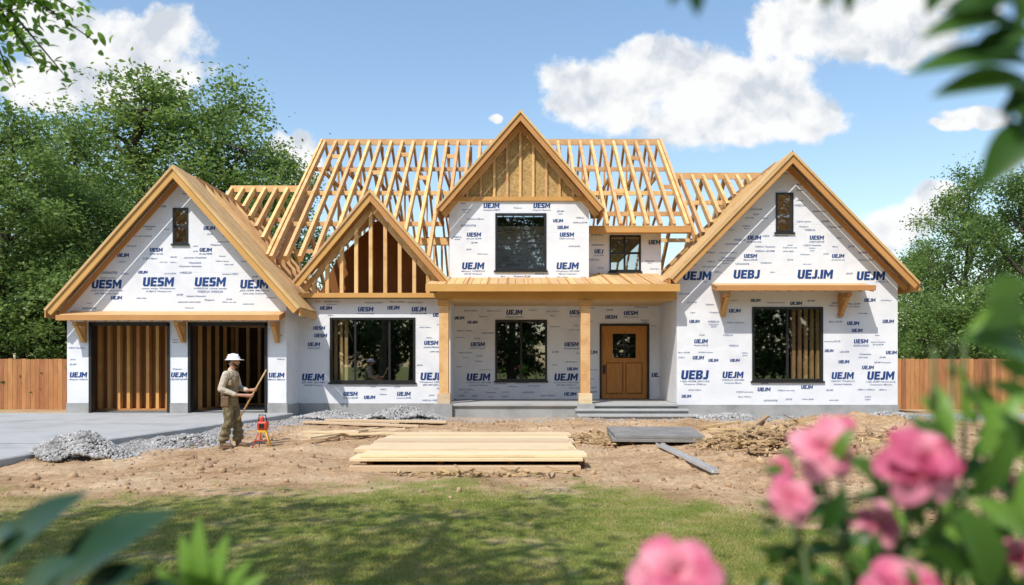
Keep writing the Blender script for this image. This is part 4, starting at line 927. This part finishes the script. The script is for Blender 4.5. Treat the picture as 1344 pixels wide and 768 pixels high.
J=dict(pel=(-.01,0,.95),spi=(-.02,0,1.15),che=(.01,0,1.33),nb=(.025,0,1.46),nk=(.05,0,1.55),
 rs=(.01,-.18,1.41),re=(-.07,-.23,1.13),rw=(.20,-.16,1.02),ls=(.01,.18,1.41),le=(.06,.25,1.15),lw=(.30,.10,1.10),
 rh=(-.01,-.095,.93),rk=(.03,-.115,.51),ra=(-.09,-.12,.09),lh=(-.01,.095,.93),lk=(.09,.11,.51),la=(.11,.12,.09))
J={k:Vector(v) for k,v in J.items()}
pa=Vector((.20,-.06,.54));pb=Vector((.74,-.03,1.50));pd=(pb-pa).normalized()
hr_=pa+pd*.53;hl_=pa+pd*.66
body=MB()
body.cap(J['pel'],J['spi'],.13,.125);body.cap(J['spi'],J['che'],.12,.14);body.cap((.01,-.12,1.39),(.01,.12,1.39),.075,.075);body.cap(J['nb'],J['nk'],.06,.052)
for s_,a,e_,w_,h_ in(('r','rs','re','rw',hr_),('l','ls','le','lw',hl_)):
    body.cap(J[a],J[e_],.052,.042);body.cap(J[e_],J[w_],.041,.029)
    dirh=(h_-J[w_]).normalized();pc=h_-dirh*.035
    body.cap(J[w_],pc,.028,.034)
    sd=pd;out=dirh.cross(pd).normalized()
    for k,(of,ln) in enumerate(((-.03,.85),(-.01,1.0),(.01,.95),(.03,.78))):
        p1=h_+sd*of+out*.024;p2=h_+sd*of+dirh*.024*ln+out*.006;p3=h_+sd*of+dirh*.012-out*.022*ln;p0=pc+sd*of
        body.cap(p0+out*.012,p1,.010,.0095,8);body.cap(p1,p2,.0095,.009,8);body.cap(p2,p3,.009,.008,8)
    body.cap(pc+sd*.02-out*.01,h_+sd*.045-out*.02,.012,.010,8);body.cap(h_+sd*.045-out*.02,h_+sd*.03+dirh*.02-out*.01,.010,.009,8)
for a,k_,f_ in(('rh','rk','ra'),('lh','lk','la')):
    body.cap(J[a],J[k_],.085,.058);body.cap(J[k_],J[f_],.055,.038);body.cap(J[f_]+Vector((0,0,-.04)),J[f_]+Vector((.14,0,-.055)),.04,.03)
hc=Vector((.07,0,1.66))
body.ell(hc,(.098,.076,.118));body.ell(hc+Vector((.035,0,-.055)),(.062,.055,.06));body.cap(hc+Vector((.095,0,.01)),hc+Vector((.115,0,-.025)),.010,.015,8)
body.ell(hc+Vector((.08,0,.028)),(.022,.055,.014));body.ell(hc+Vector((.088,0,-.06)),(.014,.026,.007));body.ell(hc+Vector((.085,0,-.072)),(.015,.022,.007));body.ell(hc+Vector((.078,0,-.098)),(.024,.026,.02))
for s_ in(-1,1): body.ell(hc+Vector((-.005,.078*s_,-.01)),(.02,.012,.032))
bo=vox(body,'body',M['skin'],man,.0075,2)
for s_ in(-1,1): place(MB().ell(hc+Vector((.085,.03*s_,.008)),(.012,.012,.009))).build('eye',M['hair'],man,True)
hm=MB();hm.ell(hc+Vector((-.02,0,.02)),(.09,.081,.10));vox(hm,'hair',M['hair'],man,.01,1)
bd=MB();bd.cap(hc+Vector((.05,-.05,-.07)),hc+Vector((.085,0,-.092)),.022,.027);bd.cap(hc+Vector((.05,.05,-.07)),hc+Vector((.085,0,-.092)),.022,.027);bd.cap(hc+Vector((.02,-.066,-.04)),hc+Vector((.05,-.05,-.07)),.014,.02);bd.cap(hc+Vector((.02,.066,-.04)),hc+Vector((.05,.05,-.07)),.014,.02);vox(bd,'beard',M['hair'],man,.008,1)
sh=MB();sh.cap(J['pel']+Vector((0,0,.04)),J['spi'],.15,.15);sh.cap(J['spi'],J['che'],.148,.16);sh.cap((.01,-.14,1.385),(.01,.14,1.385),.088,.088);sh.cap(J['nb']-Vector((0,0,.04)),J['nb']+Vector((0,0,.03)),.09,.068)
for a,e_,w_ in(('rs','re','rw'),('ls','le','lw')):
    sh.cap(J[a],J[e_],.075,.064);sh.cap(J[e_],J[e_].lerp(J[w_],.9),.062,.046)
vox(sh,'shirt',M['shirt'],man,.011,4)
vt=MB();vt.cap(J['pel']+Vector((0,0,.12)),J['spi'],.163,.162);vt.cap(J['spi'],J['che'],.160,.168);vt.cap((.01,-.075,1.38),(.01,.075,1.38),.097,.097);vox(vt,'vest',M['vest'],man,.011,3)
tr=MB();tr.cap(J['pel']+Vector((0,0,.03)),J['pel']-Vector((0,0,.06)),.148,.145)
for a,k_,f_ in(('rh','rk','ra'),('lh','lk','la')):
    tr.cap(J[a],J[k_],.112,.085);tr.cap(J[k_],J[f_]+Vector((0,0,.10)),.083,.072)
    for q in(.25,.55,.8):
        c_=J[k_].lerp(J[f_],q);tr.cap(c_+Vector((-.03,-.03,.0)),c_+Vector((.04,.03,.02)),.066,.062)
vox(tr,'trousers',M['trouser'],man,.011,3)
for f_ in('ra','la'):
    bt=MB();q=J[f_];bt.cap(q+Vector((0,0,.09)),q+Vector((0,0,-.02)),.056,.058);bt.cap(q+Vector((0,0,-.035)),q+Vector((.16,-.01,-.045)),.055,.048);bt.box(q.x-.06,q.x+.215,q.y-.055,q.y+.045,q.z-.095,q.z-.07);vox(bt,'boot',M['boot'],man,.009,1)
bl=MB();bl.tube([J['pel']+Vector((0,0,.045)),J['pel']+Vector((0,0,.085))],[.168,.168],20);place(bl).build('belt',M['boot'],man,True)
place(MB().box(-.09,.07,-.215,-.15,.79,1.0)).build('tool_pouch',M['boot'],man,bevel=.02)
place(MB().tube([(-.02,-.19,.86),(-.03,-.20,1.06)],.014,7)).build('hammer_handle',M['handle'],man,True)
place(MB().box(.03,.12,-.19,-.14,1.20,1.31)).build('vest_pocket',M['vest'],man,bevel=.012)
ht_=MB();top=hc+Vector((-.005,0,.045));rs=[]
for g in(0,18,38,58,75,86):
    rs.append([top+Vector((.132*math.cos(R(g))*math.cos(t),.108*math.cos(R(g))*math.sin(t),.112*math.sin(R(g)))) for t in [2*math.pi*i/20 for i in range(20)]])
brim=[top+Vector((.165*math.cos(t)+(.055 if math.cos(t)>0 else 0)*math.cos(t)**2,.132*math.sin(t),-.012)) for t in [2*math.pi*i/20 for i in range(20)]]
brim2=[p+Vector((0,0,-.006)) for p in brim]
inner=[top+Vector((.12*math.cos(t),.098*math.sin(t),-.01)) for t in [2*math.pi*i/20 for i in range(20)]]
ht_.rings([inner,brim2,brim]+rs,False);ht_.poly(rs[-1])
ht_.cap(top+Vector((.09,0,.085)),top+Vector((-.1,0,.082)),.012,.012)
place(ht_).build('hard_hat',M['hat'],man,True)
pm=MB();pm.tube([rot@pa+Vector((wx,wy,wz)),rot@pb+Vector((wx,wy,wz))],[.017,.015],9);tag(pm.build('wooden_pole',M['handle'],None,True),'long slanting wooden pole held in both hands by the worker','pole')
# ------------------------------------------------------------------ world, sun, camera
W=bpy.data.worlds.new('World');scene.world=W;W.use_nodes=True;nt=W.node_tree;N=nt.nodes;L=nt.links
sund=Vector((-.36,-.66,1.0)).normalized();el=math.asin(sund.z);az=math.atan2(sund.x,sund.y)
bg=N['Background'];sky=N.new('ShaderNodeTexSky');sky.sky_type='NISHITA';sky.sun_disc=False;sky.sun_elevation=el;sky.sun_rotation=az%(2*math.pi);sky.air_density=1.35;sky.dust_density=.8;sky.ozone_density=1.6
hsv=N.new('ShaderNodeHueSaturation');hsv.inputs['Value'].default_value=1.27;hsv.inputs['Saturation'].default_value=1.06;L.new(sky.outputs[0],hsv.inputs['Color']);L.new(hsv.outputs[0],bg.inputs[0]);bg.inputs[1].default_value=.15
tc=N.new('ShaderNodeTexCoord');sp=N.new('ShaderNodeSeparateXYZ');L.new(tc.outputs['Generated'],sp.inputs[0])
def mth(op,a,b=None,c=None):
    m=N.new('ShaderNodeMath');m.operation=op
    for i,q in enumerate((a,b,c)):
        if q is None:continue
        if isinstance(q,(int,float)):m.inputs[i].default_value=q
        else:L.new(q,m.inputs[i])
    return m.outputs[0]
yy=mth('MAXIMUM',sp.outputs['Y'],.05);u=mth('DIVIDE',sp.outputs['X'],yy);v=mth('DIVIDE',sp.outputs['Z'],yy)
cb=N.new('ShaderNodeCombineXYZ');L.new(u,cb.inputs[0]);L.new(v,cb.inputs[1])
def vm(op,a,b):
    m=N.new('ShaderNodeVectorMath');m.operation=op
    for i,q in enumerate((a,b)):
        if isinstance(q,tuple):m.inputs[i].default_value=q
        else:L.new(q,m.inputs[i])
    return m
def noi(vec,s,d=8,r=.6):
    n=N.new('ShaderNodeTexNoise');n.inputs['Scale'].default_value=s;n.inputs['Detail'].default_value=d;n.inputs['Roughness'].default_value=r;L.new(vec,n.inputs['Vector']);return n
PUFF=[(800,118,85,52),(860,88,60,45),(925,112,90,62),(1000,122,85,58),(1055,152,55,38),(765,135,50,30),(960,165,120,30),(1040,40,70,50),(1120,30,110,62),(1200,40,80,52),(1190,0,120,40),(110,70,85,60),(190,60,75,55),(230,100,50,35),(60,30,65,45),(160,110,80,32),(50,110,65,40),(392,205,38,36),(374,190,28,20),(1190,285,48,38),(1228,265,42,30),(1160,310,42,22),(1280,157,50,14),(1250,165,30,10),(648,148,10,8)]
w0=noi(cb.outputs[0],9,4);wv=vm('MULTIPLY',vm('SUBTRACT',w0.outputs['Color'],(.5,.5,.5)).outputs[0],(.05,.045,0));pw=vm('ADD',cb.outputs[0],wv.outputs[0]).outputs[0]
m=None
for (a,b,c,d) in PUFF:
    ln=vm('LENGTH',vm('MULTIPLY',vm('SUBTRACT',pw,((a-CX)/F,(HY-b)/F,0)).outputs[0],(F/c/1.15,F/d/1.15,0)).outputs[0],(0,0,0)).outputs['Value']
    q=mth('SUBTRACT',1.0,ln);m=q if m is None else mth('MAXIMUM',m,q)
n1=noi(cb.outputs[0],15,10,.6)
den=mth('ADD',m,mth('MULTIPLY',mth('SUBTRACT',n1.outputs['Fac'],.5),1.6))
mr=N.new('ShaderNodeMapRange');mr.interpolation_type='SMOOTHSTEP';mr.inputs['From Min'].default_value=.02;mr.inputs['From Max'].default_value=.36;L.new(den,mr.inputs[0])
front=mth('GREATER_THAN',sp.outputs['Y'],.06);mask=mth('MULTIPLY',mth('MULTIPLY',mr.outputs[0],front),.98)
off=vm('ADD',pw,(-.014,.024,0)).outputs[0];n2=noi(off,14,6,.5);n3=noi(pw,14,6,.5)
sh_=mth('ADD',mth('MULTIPLY',mth('SUBTRACT',n3.outputs['Fac'],n2.outputs['Fac']),2.2),.68);  # cloud light and self-shadow put into the colour by offset noise
r=ramp(nt,[(.66,.71,.78),(.86,.88,.91),(1.0,1.0,.995)],.35,.78);L.new(sh_,r.inputs[0])
bg2=N.new('ShaderNodeBackground');L.new(r.outputs[0],bg2.inputs[0]);bg2.inputs[1].default_value=1.0
mx=N.new('ShaderNodeMixShader');L.new(mask,mx.inputs[0]);L.new(bg.outputs[0],mx.inputs[1]);L.new(bg2.outputs[0],mx.inputs[2]);L.new(mx.outputs[0],N['World Output'].inputs['Surface'])
sl_=bpy.data.lights.new('sun','SUN');sl_.energy=4.6;sl_.angle=R(.55);sl_.color=(1,.95,.87);so=bpy.data.objects.new('sun',sl_);C.objects.link(so);so.rotation_euler=(-sund).to_track_quat('-Z','Y').to_euler()
cam=bpy.data.cameras.new('camera');cam.sensor_width=36;cam.lens=36*F/1344;cam.shift_y=(HY-384)/1344;cam.clip_start=.05;cam.clip_end=3000
cam.dof.use_dof=True;cam.dof.focus_distance=19;cam.dof.aperture_fstop=1.7
co=bpy.data.objects.new('camera',cam);C.objects.link(co);co.location=(0,0,EYE);co.rotation_euler=(R(90),0,0);scene.camera=co
scene.view_settings.view_transform='Standard';scene.view_settings.look='None';scene.view_settings.exposure=0
print('rafters',len(RAF),'grass',n)
